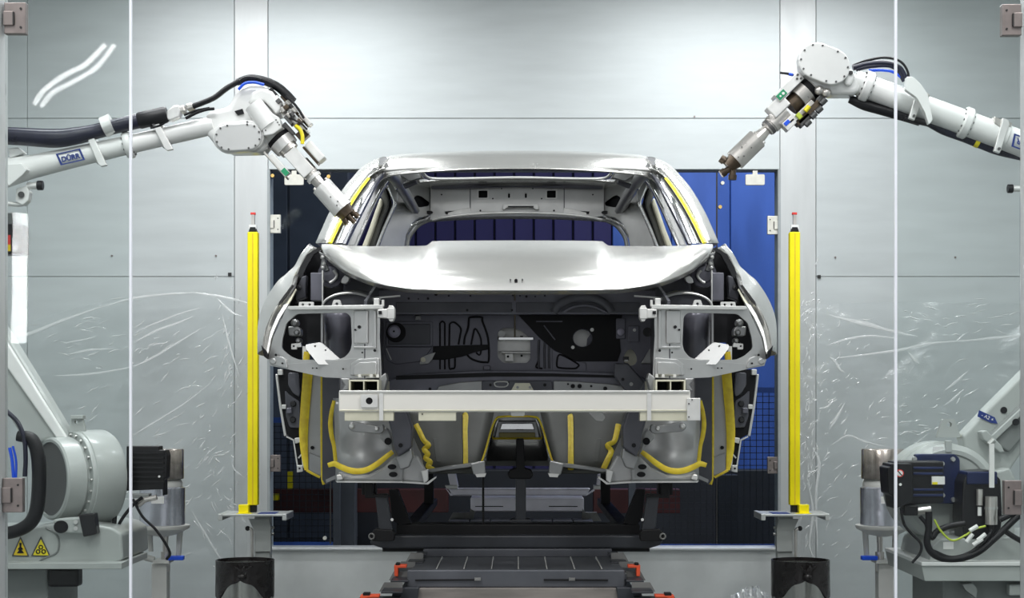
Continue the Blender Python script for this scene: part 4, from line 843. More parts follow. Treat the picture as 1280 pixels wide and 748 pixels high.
for s in (-1, 1):
    # stepped side rails: each step a small shelf with an upright
    for k, (a, b, y, d) in enumerate(((519, 532, 693, 6.5), (509, 529, 703, 6.3), (497, 519, 714, 6.15), (488, 510, 726, 5.95), (476, 503, 740, 5.8))):
        cp_(MB().plate([(a, y), (b, y), (b, y + 2.5), (a, y + 2.5)], d, .12, sgn=s), 'rail_step', M_skid, bevel=.002)
        if k: cp_(MB().plate([(a + 4, y - 11), (b, y - 11), (b, y), (a - 2, y)], d + .13, .02, sgn=s), 'rail_web', M_convl)
    rx = (P(mx(508, s), 0, 6.1).x, P(mx(494, s), 0, 6.1).x)
    cp_(MB().bx(min(rx), max(rx), 5.6, 6.6, .30, zt - .10), 'side_frame', M_skid, bevel=.004)
    for y in (5.7, 6.45): cp_(MB().bx(min(rx), max(rx), y, y + .08, 0, .30), 'leg', M_skid)
    r1 = cp_(MB().plate([(492.5,707),(508,707),(508,710.5),(497.5,710.5),(497.5,721),(493,721)], 6.05, .05, sgn=s), 'red_bracket', M_red, bevel=.002)
    cp_(MB().plate(rpoly(rect(494.5, 704.5, 499.5, 707), .5), 6.05, .04, sgn=s), 'bracket_bolt', M_skidb, r1)
    r2 = cp_(MB().plate([(450,745),(474,744.5),(474,747.5),(458,748),(458,765),(450,765)], 5.75, .05, sgn=s), 'red_bracket', M_red, bevel=.002)
    cp_(MB().plate(rpoly(rect(453.5, 742, 462, 745), .5), 5.75, .04, sgn=s), 'bracket_bolt', M_skidb, r2)
    cp_(MB().plate([(449,748),(500,748),(500,800),(449,800)], 5.8, .06, sgn=s), 'lower_frame', M_skid)

# ---- second roller bed with lift table waiting behind the car
lt = thing('lift_table', (0, 9.8, 0), 'pale aluminium lift table waiting in the opening behind the skid', 'lift table')
def lp(mb, name, m, **k): return mb.build(name, m, lt, **k)
lp(MB().plate([(557,611),(563,617),(735,617),(743,611),(743,614),(733,620),(563,620)], 10.0, .02), 'lip', M_alu)
lp(MB().plate([(560,611),(738,611),(733,620),(566,620)], 9.98, .08), 'upper_bar', M_alu, bevel=.006)
lp(MB().plate([(559,590),(569,589),(573,609),(563,610)], 9.97, .06), 'arm', M_alu, bevel=.004); lp(MB().plate([(747,594),(757,591),(760,609),(745,610)], 9.97, .06), 'arm', M_alu, bevel=.004)
lp(MB().plate([(556,607),(572,607),(572,611.5),(558,611.5)], 9.95, .06), 'arm_foot', M_bright, bevel=.003); lp(MB().plate([(742,607),(760,607),(759,612),(742,612)], 9.95, .06), 'arm_foot', M_bright, bevel=.003)
lp(MB().plate(rpoly(rect(588, 623, 730, 640), 1.5), 9.9, .30), 'table_body', M_alu, bevel=.006)
lp(MB().plate(rect(594, 633, 629, 634), 9.895, .01), 'slot', M_skidb); lp(MB().plate(rect(686, 633, 722, 634), 9.895, .01), 'slot', M_skidb)
lp(MB().plate([(588,636),(594,640),(591,650),(584,650)], 9.9, .1), 'table_leg', M_convl); lp(MB().plate([(728,636),(731,640),(737,650),(728,650)], 9.9, .1), 'table_leg', M_convl)
zz = P(0, 651.5, 9.75).z
for k in range(7): lp(MB().bx(lerp(P(561, 0, 9.75).x, P(742, 0, 9.75).x, k / 7) + .004, lerp(P(561, 0, 9.75).x, P(742, 0, 9.75).x, (k + 1) / 7) - .004, 9.72, 9.95, zz - .02, zz), 'bed_plate', M_conv, bevel=.003)
lp(MB().bx(P(561, 0, 9.75).x, P(742, 0, 9.75).x, 9.74, 9.93, zz - .10, zz - .021), 'bed_frame', M_skid)
lp(MB().plate([(566,641),(588,641),(588,652),(560,652)], 9.95, .05), 'side_step', M_convl); lp(MB().plate([(732,641),(746,641),(752,652),(735,652)], 9.95, .05), 'side_step', M_convl)
for q in (575, 728): lp(MB().bx(P(q, 0, 9.8).x - .04, P(q, 0, 9.8).x + .04, 9.8, 9.88, 0, zz - .10), 'leg', M_skid)
# ================================================================== sealing robots
M_rob = mat('robot_white', (.78, .785, .77), .32, 0, .03, 8, coat=.3)
M_robg = mat('robot_cover', (.60, .605, .60), .36, .1, .03, 8)
M_cast = mat('robot_grey', (.42, .445, .43), .36, 0, .05, 6, coat=.25)
M_castd = mat('robot_grey_dark', (.22, .235, .23), .45, 0, .08, 8)
M_steel = mat('tool_steel', (.60, .575, .545), .3, .8, .06, 22)
M_steell = mat('tool_alu', (.78, .775, .76), .33, .55, .05, 22)
M_brown = mat('nozzle_bronze', (.085, .062, .042), .35, .6, .25, 40)
M_hose = mat('hose_black', (.006, .006, .008), .42, 0, .2, 60, bump=.2, bscale=160, spec=.35)
M_hosen = mat('hose_navy', (.010, .011, .028), .3, 0, .2, 20)
M_bluec = mat('cable_blue', (.01, .09, .75), .35)
M_green = mat('label_green', (.01, .28, .12), .5)
M_logo = mat('logo_blue', (.012, .035, .20), .5)
M_motor = mat('motor_black', (.007, .007, .009), .38, 0, .2, 20, spec=.4)
M_motorb = mat('motor_blue', (.012, .022, .085), .33, .15, .2, 12)
M_white = mat('label_white', (.82, .82, .80), .5)
M_bolt = mat('bolt_dark', (.10, .10, .10), .4, .5)
M_bolts = mat('bolt_steel', (.62, .62, .60), .3, .8)
M_warn = mat('warning_yellow', (.85, .62, .02), .45)
M_redd = mat('red_mark', (.75, .05, .04), .5)
M_yelc = mat('cable_yellow', (.85, .72, .02), .4)
M_gry = mat('cable_yellowgreen', (.50, .62, .06), .4)

def K(d): return d / F
def axq(A, B, t0, t1, w0, w1):                       # photo rectangle along the axis A->B, t along, w to the side
    a = Vector(A); u = (Vector(B) - a).normalized(); n = Vector((u.y, -u.x))
    return [tuple(a + u * t + n * w) for t, w in ((t0, w0), (t1, w0), (t1, w1), (t0, w1))]
def axp(A, B, t, w=0):
    a = Vector(A); u = (Vector(B) - a).normalized(); n = Vector((u.y, -u.x)); q = a + u * t + n * w; return q.x, q.y
def stadium(c0, c1, r, n=10):
    a = Vector(c0); b = Vector(c1); u = (b - a).normalized(); w = Vector((-u.y, u.x)); out = []
    for c, sgn in ((b, 1), (a, -1)):
        for i in range(n + 1):
            t = math.pi * i / n - math.pi / 2; v = u * math.cos(t) * sgn + w * math.sin(t) * sgn; out.append(tuple(c + v * r))
    return out
def hose(o, pts, d, r, name='hose', m=None, n=8, parent=None):
    df = d if callable(d) else (lambda x, y: d)
    return MB().tube(cr([P(x, y, df(x, y)) for x, y in pts], 6), [q * 7 / F for q in r] if isinstance(r, list) else r * 7 / F, n=n).build(name, m or M_hose, parent or o, smooth=60)
def flange(o, A, B, t, d, r, w, nb=12, parent=None, m=None):
    """ring flange on an arm tube with bolt heads round its face"""
    a = P(*axp(A, B, t), d); b = P(*axp(A, B, t + w), d); ax = (b - a).normalized()
    f = MB().lathe([(r * .6 * K(d), 0), (r * .93 * K(d), 0), (r * K(d), .006), (r * K(d), (b - a).length - .006), (r * .93 * K(d), (b - a).length), (r * .6 * K(d), (b - a).length)], a, ax, 28).build('flange', m or M_rob, parent or o, smooth=35)
    Mf = frame(a, ax)
    for i in range(nb):
        t_ = 2 * math.pi * i / nb; c = Mf @ Vector((r * .8 * K(d) * math.cos(t_), r * .8 * K(d) * math.sin(t_), 0)); MB().cyl(c - ax * .004, c + ax * ((b - a).length + .004), .0045, n=6).build('bolt', M_bolt, f)
    return f
def clamp(o, A, B, t, d, r, skew, w=.022, ext=6):
    """bent strap bracket round the arm tube"""
    p = Vector(axp(A, B, t)); u = (Vector(B) - Vector(A)).normalized(); n = Vector((u.y, -u.x))
    pl = [p + n * (r + ext) - u * skew, p + n * (r + ext) - u * (skew - 8), p - n * (r + 2) + u * 9, p - n * (r + 6) + u * 10, p - n * (r + 6) + u * 2, p - n * (r + 1) - u * 1]
    c = MB().plate([tuple(q) for q in pl], d - r * K(d) - .012, .02).build('tube_clamp', M_steell, o, bevel=.003)
    a = P(*axp(A, B, t - 2), d); b = P(*axp(A, B, t + 5), d)
    MB().lathe([((r + .5) * K(d), 0), ((r + 2.2) * K(d), .002), ((r + 2.2) * K(d), (b - a).length), ((r + .5) * K(d), (b - a).length)], a, b - a, 26).build('strap', M_rob, c, smooth=35)
    q = P(*(p + n * (r + ext - 5) - u * (skew - 3)), d - r * K(d) - .013); MB().cyl(q, q + Vector((0, -.006, 0)), .006, n=8).build('strap_bolt', M_bolt, c)
    return c
def faceplate(o, c0, c1, r, d, th, m, name='joint_cover', nb=10, nm2=None):
    f = MB().plate(stadium(c0, c1, r), d, th).build(name, m, o, bevel=.006, seg=3)
    pts = stadium(c0, c1, r * .86, 5)
    for i in range(0, len(pts), max(1, len(pts) // nb)): q = P(*pts[i], d); MB().cyl(q, q + Vector((0, -.004, 0)), .0042, n=8).build('bolt', M_bolt, f)
    return f

# ---------------------------------------------------------------- left robot
RD = 7.0
A, B = (-80, 236), (268, 156.5)
rl = thing('sealing_robot', (P(75, 0, 7.5).x, 7.5, 0), 'white six-axis sealing robot whose nozzle touches the front windscreen pillar', 'robot', 'sealing robots beside the car')
arm = MB().tube([P(*axp(A, B, t), RD) for t in (-5, 60, 95, 120, 170, 260, 356)], [22 * K(RD), 21 * K(RD), 18 * K(RD), 15 * K(RD), 13.2 * K(RD), 11.8 * K(RD), 11.4 * K(RD)], n=26).build('forearm', M_rob, rl, smooth=50)
MB().plate([(8,205),(26,204),(34,212),(28,219),(12,232),(8,232)], RD - .08, .04).build('forearm_gusset', M_rob, arm, bevel=.004)
MB().plate([(10,186),(22,184),(30,191),(12,198)], RD - .03, .05).build('cable_shelf', M_robg, arm, bevel=.003)
flange(rl, A, B, 243, RD, 17.5, 9, parent=arm)
clamp(rl, A, B, 205, RD, 13, 8, ext=12); clamp(rl, A, B, 290, RD, 12, 10, ext=11)
q = P(135, 157, RD - .04); MB().lathe([(10.5 * K(RD), -.02), (13 * K(RD), -.02), (13 * K(RD), .02), (10.5 * K(RD), .02)], q, P(142, 155, RD - .04) - P(132, 159, RD - .04), 22).build('hose_ring', M_steell, arm, smooth=35)
hose(rl, ((-70,168),(10,170),(67,173),(95,170),(118,165),(140,159),(174,151)), RD - .04, [11, 11, 12, 11, 9.5, 9.5, 9.5], 'hose_bundle', M_hosen, 16)
MB().lathe([(9 * K(RD), 0), (10.5 * K(RD), .01), (10.5 * K(RD), .115), (9 * K(RD), .125)], P(172, 151.5, RD - .04), P(209, 143, RD - .04) - P(172, 151.5, RD - .04), 18).build('hose_sleeve', M_motor, rl, smooth=35)
for pts, m in (([(208,139),(216,132),(223,131),(227,137),(224,146),(212,151),(207,148)], M_steell), ([(222,133),(230,131),(232,139),(224,141)], M_steel), ([(231,130),(240,128),(243,134),(233,138)], M_steel)):
    MB().plate(pts, RD - .06, .05).build('hose_fitting', m, rl, bevel=.006)
for pts, r in (([(241,133),(252,129),(268,122),(284,110),(300,101)], 3.6), ([(232,148),(246,141),(258,137),(268,136)], 2), ([(230,144),(246,138),(262,135)], 1.5), ([(188,160),(200,157),(212,149)], 1.5), ([(297,104),(306,97),(318,97),(326,99)], 1.4)): hose(rl, pts, RD - .05, r)
hose(rl, ((296,103),(312,98),(330,101),(346,108),(358,118),(367,127)), RD - .02, [4.5, 5, 5.5, 5.5, 5.5, 5], 'hose_bundle', M_hose, 12)
hose(rl, ((298,112),(306,104.5),(318,103),(330,106)), RD - .06, 1.8, 'blue_cable', M_bluec)
# wrist housing
wr = MB().plate([(256,141),(270,136),(285,133),(291,121),(298,111),(312,106),(328,106.5),(344,115),(353,130),(350,142),(342,148),(346,166),(330,190),(288,191),(266,178),(258,168)], RD - .03, .12).build('wrist_housing', M_rob, rl, bevel=.022, seg=4, smooth=50)
MB().plate([(309,129),(314,116),(326,109),(340,114),(351,128),(351,138),(345,143),(339,135),(330,126),(318,127)], RD - .07, .06).build('wrist_dome', M_rob, wr, bevel=.014, seg=4)
MB().cyl(P(317, 131, RD - .06), P(337, 158, RD - .06), 12 * K(RD), 13 * K(RD), 24).build('wrist_barrel', M_rob, wr, smooth=40)
faceplate(wr, (285, 171.5), (310.5, 169.5), 19.5, RD - .075, .05, M_rob, 'joint_rim', 1); faceplate(wr, (285, 172), (310, 170.5), 17.2, RD - .09, .03, M_robg)
MB().plate([(293,139),(303,136),(305,142),(297,144)], RD - .04, .02).build('recess', M_black, wr)
MB().plate(rpoly([(325,148),(338,140),(349,147),(352,160),(341,168),(330,170)], 2), RD - .09, .09).build('wrist_block', M_rob, wr, bevel=.008, seg=3)
for qx, qy in ((328, 158), (332, 163), (345, 150), (347, 153), (349, 156)): MB().cyl(P(qx, qy, RD - .09), P(qx, qy, RD - .093), .003, n=8).build('bolt', M_bolt, wr)
# tool: rings, blocks, shaft, applicator
TA, TB = (343, 167), (441, 276)
def tool_cyl(o, TA, TB, t0, t1, r0, r1, name, m, d=RD, n=22, **k): return MB().cyl(P(*axp(TA, TB, t0), d), P(*axp(TA, TB, t1), d), r0 * K(d), r1 * K(d), n).build(name, m, o, smooth=40, **k)
tl = tool_cyl(rl, TA, TB, -4, 8, 15, 15, 'tool_changer', M_rob)
tool_cyl(rl, TA, TB, 6, 13, 16, 16, 'changer_ring', M_black, parent=None) if False else tool_cyl(tl, TA, TB, 6, 12, 16, 16, 'changer_ring', M_black)
tool_cyl(tl, TA, TB, 12, 24, 17, 16, 'changer_body', M_steell); tool_cyl(tl, TA, TB, 24, 30, 13, 12, 'changer_neck', M_steel)
def blk(o, TA, TB, t0, t1, w0, w1, d, th, name, m, bev=.003): return MB().plate(axq(TA, TB, t0, t1, w0, w1), d, th).build(name, m, o, bevel=bev)
blk(tl, TA, TB, 28, 66, -10, 8, RD - .035, .07, 'valve_block', M_steell); tool_cyl(tl, TA, TB, 50, 68, 10.5, 10.5, 'valve_body', M_steel)
blk(tl, TA, TB, 16, 46, -25, -18, RD - .05, .09, 'side_manifold', M_steell); blk(tl, TA, TB, 8, 50, -27, -24, RD - .05, .09, 'manifold_edge', M_steel)
blk(tl, TA, TB, 40, 49, -25.5, -19, RD - .053, .004, 'green_label', M_green, .0005)
tool_cyl(tl, TA, TB, 66, 73, 8.5, 8.5, 'shaft_collar', M_steel); tool_cyl(tl, TA, TB, 72, 76, 10, 10, 'shaft_collar', M_steell); tool_cyl(tl, TA, TB, 76, 90, 7.5, 6.5, 'shaft', M_steel)
ap = tool_cyl(tl, TA, TB, 88, 128, 13.5, 14, 'applicator', M_steell, n=26)
for qt, qw in ((88, 10), (88, -9), (88, 2)): q = P(*axp(TA, TB, qt, qw), RD - .02); MB().cyl(q, P(*axp(TA, TB, qt - 4, qw), RD - .02), .006, n=8).build('lug', M_steel, ap)
for qt, qw in ((116, 2), (119, -2), (106, -1)): q = P(*axp(TA, TB, qt, qw), RD - .0455); MB().cyl(q, q + Vector((0, -.003, 0)), .003, n=8).build('port', M_bolt, ap)
nz = tool_cyl(ap, TA, TB, 127, 138, 12.5, 9, 'nozzle_head', M_brown)
for qt, qw, l in ((134, 6, 14), (136, 0, 14), (134, -6, 11)): tool_cyl(ap, axp(TA, TB, qt, qw), axp(TA, TB, qt + 20, qw * 1.6), 0, l, 4, 3.4, 'nozzle', M_brown, n=12); tool_cyl(ap, axp(TA, TB, qt, qw), axp(TA, TB, qt + 20, qw * 1.6), l - 1, l + 1.5, 2.4, 2, 'nozzle_tip', M_steel, n=10)
# hose manifold beside the wrist
for t0, t1, w0, w1, m, d in ((-38, 18, 24, 30, M_steel, RD - .03), (-34, 26, 31, 35, M_steell, RD - .05), (-30, 20, 36, 40, M_brown, RD - .02), (2, 22, 38, 44, M_steell, RD - .04), (-46, -34, 26, 36, M_motor, RD - .05), (18, 30, 18, 32, M_brown, RD - .01), (-8, 6, 22, 26, M_bolt, RD - .06), (-26, -14, 23, 27, M_steell, RD - .06)):
    blk(rl, TA, TB, t0, t1, w0, w1, d, .05, 'hose_manifold', m)
for qt, qw in ((-28, 28), (-18, 28), (-8, 29), (4, 29), (14, 28), (-20, 38), (-8, 38), (6, 36)): tool_cyl(rl, axp(TA, TB, qt, qw), axp(TA, TB, qt + 10, qw), 0, 6, 3.2, 3.2, 'hose_fitting', M_steel, d=RD - .06, n=12)
blk(rl, TA, TB, 36, 64, 17, 28, RD - .05, .08, 'sensor_box', M_white, .006); blk(rl, TA, TB, 36, 64, 14, 17, RD - .045, .07, 'sensor_mount', M_brown)
hose(rl, ((369,157),(375,162),(378,170),(378,180)), RD - .08, 2.4, 'yellow_cable', M_yelc)
for t0, t1, w0, w1, m, d in ((-30, -24, 28, 34, M_bolt, RD - .075), (-18, -12, 30, 36, M_brown, RD - .075), (-6, 0, 28, 35, M_bolt, RD - .07), (6, 12, 30, 38, M_brown, RD - .07), (-40, -30, 20, 25, M_bolt, RD - .04), (10, 20, 24, 30, M_bolt, RD - .03), (-14, -4, 36, 41, M_bolt, RD - .05), (-2, 16, 15, 20, M_bolt, RD - .03)):
    blk(rl, TA, TB, t0, t1, w0, w1, d, .04, 'hose_manifold', m)
hose(rl, ((357,120),(366,128),(374,138),(380,148)), RD - .085, 1.6); hose(rl, ((362,142),(368,150),(376,154),(384,162)), RD - .085, 1.3)
# logo on the forearm
fr = frame(P(88, 196.5, RD - 13.3 * K(RD) - .002), (0, -1, 0), Vector((math.cos(.222), 0, math.sin(.222))))
lg = MB().prism([(-.046, -.024), (.056, -.024), (.046, .026), (-.056, .026)], [[(-.038, -.019), (.047, -.019), (.039, .021), (-.047, .021)]], lambda x, y: fr @ Vector((x, y, 0)), (0, .001, 0)).build('logo_frame', M_logo, arm)
text('lettering', 'DÜRR', fr @ Matrix.Translation((0, -.003, .0008)), .0285, M_logo, lg, bold=.0011)
# elbow bracket and valve below the forearm root
eb = MB().plate(rpoly([(20,236),(32,232),(37,240),(35,251),(28,257),(19,252)], 2), RD - .02, .05).build('valve_bracket', M_rob, rl, bevel=.005)
MB().cyl(P(34, 233, RD), P(47, 232, RD), 4.6 * K(RD), n=16).build('buffer_rod', M_steell, eb, smooth=40); MB().cyl(P(46.5, 232, RD), P(54, 232, RD), 6 * K(RD), n=16).build('buffer_cap', M_motor, eb, smooth=40, bevel=.003)
MB().cyl(P(26.5, 243.5, RD - .02), P(26.5, 243.5, RD - .03), 4 * K(RD), n=16).build('bracket_bore', M_bolt, eb); MB().tube([P(5, 254, RD), P(22, 256, RD), P(30, 255, RD)], .010).build('bracket_pipe', M_steell, eb, smooth=40)
# shoulder
SA = Vector((.75, .66, 0)).normalized(); C0 = P(62, 599, 7.3)
sh = MB().lathe([(.150, .03), (.156, .015), (.158, 0), (.170, 0), (.177, .008), (.180, .085), (.172, .092), (.172, .10), (.199, .102), (.203, .108), (.203, .118), (.207, .122), (.208, .245), (.197, .262), (.001, .262)], C0, SA, 44).build('shoulder_drum', M_cast, rl, smooth=35)
Ms = frame(C0, SA)
MB().lathe([(.001, .085), (.125, .085), (.140, .07), (.1515, .028), (.157, .006)], C0, SA, 40).build('hub_cavity', M_bolt, sh, smooth=35)  # inside coloured dark to stand for the shade in the hub
for i in range(24):
    t_ = 2 * math.pi * i / 24; c = Ms @ Vector((.188 * math.cos(t_), .188 * math.sin(t_), .101)); MB().cyl(c, c - SA * .010, .0065, n=8).build('flange_bolt', M_bolts, sh)
for sg in (-1, 1):
    for i in range(9):
        c = Ms @ Vector(((.06 + .02 * (i % 3)) * sg, (.02 * (i // 3) - .02) + .02, .085)); MB().lathe([(.004, -.012), (.009, -.012), (.009, 0)], c, SA, 8).build('cable_gland', M_bolts, sh)
MB().bx(-.02, .02, -.12, .12, .072, .086, Ms).build('hub_web', M_castd, sh)
MB().plate([(89,520),(102,520),(108,543),(86,541)], 7.36, .025, [circ(95, 528, 2, n=10)]).build('lifting_lug', M_cast, sh, bevel=.003); MB().plate(rect(88, 519.5, 103.5, 524), 7.34, .05).build('lug_cap', M_cast, sh, bevel=.002)
la_ = MB().plate([(99,572),(80,533),(60,500),(4,409),(-30,350),(-75,322),(-112,342),(-108,390),(-60,450),(10,520),(27,548),(34,560),(60,552)], lambda x, y: 7.34 + (x - 60) * .0006, .11).build('lower_arm', M_cast, rl, bevel=.02, seg=3)
MB().plate([(70,548),(40,505),(-20,420),(-60,370),(-30,365),(10,430),(58,507),(84,548)], lambda x, y: 7.325 + (x - 60) * .0006, .03).build('arm_rib', M_rob, la_, bevel=.008, seg=3)
MB().lathe([(.14, -.08), (.16, -.06), (.16, .1), (.13, .13)], P(-78, 345, 7.3), (0, 1, 0), 28).build('elbow', M_cast, rl, smooth=35); MB().plate([(-100,350),(-98,215),(-70,205),(-50,225),(-52,340)], 7.05, .22).build('elbow_link', M_cast, rl, bevel=.02)
# elbow motor with warning stickers
em = MB().plate(rpoly(rect(-30, 280, 28, 318), 2), 7.2, .10).build('elbow_motor', M_motor, rl, bevel=.006)
MB().plate(rect(9, 294, 13, 309), 7.197, .004).build('red_sticker', M_redd, em); MB().plate(rect(5, 306, 13, 314), 7.196, .004).build('yellow_sticker', M_warn, em); MB().plate(circ(18.5, 309, 3.2), 7.197, .004).build('round_sticker', M_white, em)
MB().plate(rect(-30, 266, 20, 282), 7.22, .06).build('motor_plug', M_castd, em, bevel=.004); MB().bar(P(-40, 318, 7.24), P(-60, 345, 7.24), .06, .06).build('motor_stay', M_cast, em)
# shoulder motor
mo = MB().plate([(158,558),(199,558),(199,563),(207,563),(209,570),(208,598),(205,600),(205,620),(203,620),(203,612),(158,614)], 7.44, .08).build('shoulder_motor', M_motor, rl, bevel=.006)
for yy in (566, 572, 578, 584, 590, 596, 602): MB().plate(rect(164, yy, 205, yy + 2), 7.43, .02).build('cooling_rib', M_motor, mo)
MB().plate(rect(162, 618, 186, 623), 7.40, .06).build('cable_tray', M_castd, mo, bevel=.002); MB().cyl(P(199, 596, 7.43), P(199, 596, 7.425), .005).build('stud', M_white, mo)
for pts, r in (([(178,622),(166,632),(152,650),(144,668)], 2.2), ([(166,624),(178,646),(196,664),(212,690),(208,700)], 1.8), ([(144,640),(142,660),(140,672)], 3.2)): hose(rl, pts, 7.38, r)
for a_, b_ in (((168, 628), (196, 622)), ((170, 634), (180, 626))): MB().cyl(P(*a_, 7.40), P(*b_, 7.40), .012, n=10).build('plug', M_steel, mo)
# hoses beside the shoulder
hose(rl, ((22,545),(40,550),(48,575),(48,620),(42,648),(26,662),(0,668),(-30,668)), 7.12, [7, 8.5, 9, 9, 9, 8.5, 8, 8], 'hose_bundle', M_hose, 14)
hose(rl, ((-5,500),(8,514),(22,528),(30,548),(32,572),(31,596)), 7.1, 3, 'hose', M_hosen); hose(rl, ((12,560),(15,575),(17,598)), 7.14, 2.2, 'blue_cable', M_bluec); hose(rl, ((16,558),(20,576),(20,598)), 7.14, 1.6, 'blue_cable', M_bluec)
# turret and pedestal
tu = MB().plate(rpoly([(-60,664),(20,664),(60,656),(96,652),(140,660),(152,668),(154,700),(140,706),(-60,706)], 4), 7.2, .5).build('turret', M_cast, rl, bevel=.012, seg=3)
MB().plate(rpoly([(66,650),(80,648),(116,646),(120,662),(112,668),(70,666)], 3), 7.16, .06).build('cable_bracket', M_cast, tu, bevel=.008); MB().plate(circ(76, 659, 9, 8, n=20), 7.155, .01).build('bracket_bore', M_black, tu); MB().plate(rpoly([(98,644),(118,642),(121,668),(104,672)], 2), 7.14, .06).build('rubber_stop', M_motor, tu, bevel=.005)
for qy in (653, 661): MB().cyl(P(94.5, qy, 7.155), P(94.5, qy, 7.148), .009, n=10).build('bolt', M_bolts, tu)
MB().tube(cr([P(x, y, 7.197) for x, y in ((57,660),(70,668),(74,680),(70,692),(52,700),(36,716))], 5), .004, n=6).build('casting_seam', M_castd, tu)
for k, (cx_, w_) in enumerate(((25.5, 11), (51, 12.5))):
    tri = [(cx_ - w_, 696), (cx_ + w_, 696.5), (cx_, 670.5)]
    tr_ = MB().plate(rpoly(tri, 1.5), 7.196, .003).build('warning_sign', M_bolt, tu)
    c_ = Vector((cx_, 688.5)); tin = [tuple(c_ + (Vector(p) - c_) * .78) for p in tri]
    MB().plate(rpoly(tin, 1), 7.193, .003).build('sign_field', M_warn if k == 0 else M_yelc, tr_)
    if k == 0: MB().plate([(24,679),(27,679),(26.5,684),(29,687),(27,688),(30,692),(21,692),(24,688),(22,687),(24.5,684)], 7.191, .002).build('sign_symbol', M_black, tr_)
    else:
        for q in ((47.5, 690), (54.5, 690), (51, 684.5)): MB().plate(circ(q[0], q[1], 3, n=12), 7.191, .002, [circ(q[0], q[1], 1.7, n=8)]).build('sign_symbol', M_black, tr_)
MB().plate(rpoly(rect(-60, 704, 152, 712), 1), 7.12, .5).build('base_plate', M_cast, rl, bevel=.005); MB().bx(P(-50, 0, 7.25).x, P(60, 0, 7.25).x, 7.25, 7.75, 0, P(0, 712, 7.2).z).build('pedestal', M_castd, rl, bevel=.01)
MB().bx(P(62, 0, 7.25).x, P(100, 0, 7.25).x, 7.22, 7.3, P(0, 735, 7.2).z, P(0, 712, 7.2).z).build('cable_clamp', M_motor, rl, bevel=.01)

# ---------------------------------------------------------------- right robot
A, B = (1390, 222), (1060, 99.5)
rr = thing('sealing_robot', (P(1215, 0, 7.5).x, 7.5, 0), 'white six-axis sealing robot with three-headed nozzle held clear above the car', 'robot', 'sealing robots beside the car')
arm = MB().tube([P(*axp(A, B, t), RD) for t in (0, 60, 120, 180, 260, 345)], [22 * K(RD), 19 * K(RD), 16.5 * K(RD), 16 * K(RD), 15.5 * K(RD), 15 * K(RD)], n=26).build('forearm', M_rob, rr, smooth=50)
flange(rr, A, B, 190, RD, 20, 11, parent=arm); flange(rr, A, B, 322, RD, 20, 11, parent=arm)
clamp(rr, A, B, 144, RD, 16.5, 2, ext=4); clamp(rr, A, B, 258, RD, 16, 2, ext=3)
hose(rr, ((1062,124),(1080,131),(1105,138),(1132,146),(1150,152)), RD + .01, [5, 7, 7, 6.5, 6], 'hose_bundle', M_hose, 12)
hose(rr, ((1160,152),(1180,162),(1205,171),(1228,180),(1250,187),(1290,196),(1330,206)), RD + .02, [6, 7, 7, 7, 8, 8, 8], 'hose_bundle', M_hosen, 12)
MB().cyl(P(1219, 176, RD + .02), P(1224, 178, RD + .02), 8 * K(RD), n=16).build('yellow_band', M_yelc, rr, smooth=40)
for pts, r, m in (([(1066,82),(1082,76),(1105,72),(1124,76),(1134,88),(1137,106)], 1.6, M_hose), ([(1066,85),(1085,80),(1108,79),(1124,85),(1132,98)], 3.6, M_hosen), ([(1070,87),(1088,83),(1110,82),(1122,88),(1130,102)], 2.6, M_hosen), ([(1086,88),(1104,88),(1116,90),(1127,97)], 1.8, M_bluec), ([(1130,148),(1145,151),(1162,155)], 4, M_hose)): hose(rr, pts, RD - .02, r, 'hose' if m is not M_bluec else 'blue_cable', m)
MB().plate(rpoly([(1133,96),(1142,96),(1152,106),(1160,118),(1166,150),(1161,156),(1156,140),(1146,122),(1132,112)], 2), RD - .12, .03).build('hose_guide', M_rob, rr, bevel=.004)
for pts in ([(1156,114),(1163,118),(1160,124),(1154,120)], [(1256,148),(1266,154),(1263,160),(1252,154)], [(1243,145),(1254,150),(1250,160),(1243,154)]): MB().plate(pts, RD - .05, .05).build('hose_fitting', M_steel, rr, bevel=.004)
# logo, rotated because this arm is mounted the other way up
fr = frame(P(1281, 180.5, RD - 17.6 * K(RD) - .003), (0, -1, 0), Vector((-math.cos(.353), 0, math.sin(.353))))
lg = MB().prism([(-.056, -.027), (.056, -.027), (.048, .027), (-.064, .027)], [[(-.046, -.021), (.047, -.021), (.040, .021), (-.054, .021)]], lambda x, y: fr @ Vector((x, y, 0)), (0, .001, 0)).build('logo_frame', M_logo, arm)
text('lettering', 'DÜRR', fr @ Matrix.Translation((-.004, -.003, .0008)), .030, M_logo, lg, bold=.0012)
# wrist
wr = MB().plate([(1060,88),(1074,92),(1078,112),(1068,118),(1040,118),(1014,108),(1002,90),(1000,70),(1010,58),(1030,58),(1050,68)], RD - .05, .12).build('wrist_housing', M_rob, rr, bevel=.022, seg=4, smooth=50)
faceplate(wr, (1021, 75.5), (1040, 83), 23, RD - .09, .06, M_rob, 'joint_cover', 10)
MB().plate([(1056,86),(1066,86),(1070,95),(1064,108),(1056,106)], RD - .07, .05).build('wrist_neck', M_rob, wr, bevel=.012, seg=3); MB().cyl(P(1063.5, 91, RD - .07), P(1063.5, 91, RD - .076), .009, n=12).build('plug', M_bolt, wr)
for q in ((1024, 113), (1033, 116)): MB().sphere(P(q[0], q[1], RD - .05), .02).build('wrist_knuckle', M_steel, wr, smooth=50)
TA, TB = (1016, 106), (905, 214)
tl = tool_cyl(rr, TA, TB, -8, 4, 14, 15, 'tool_changer', M_steel)
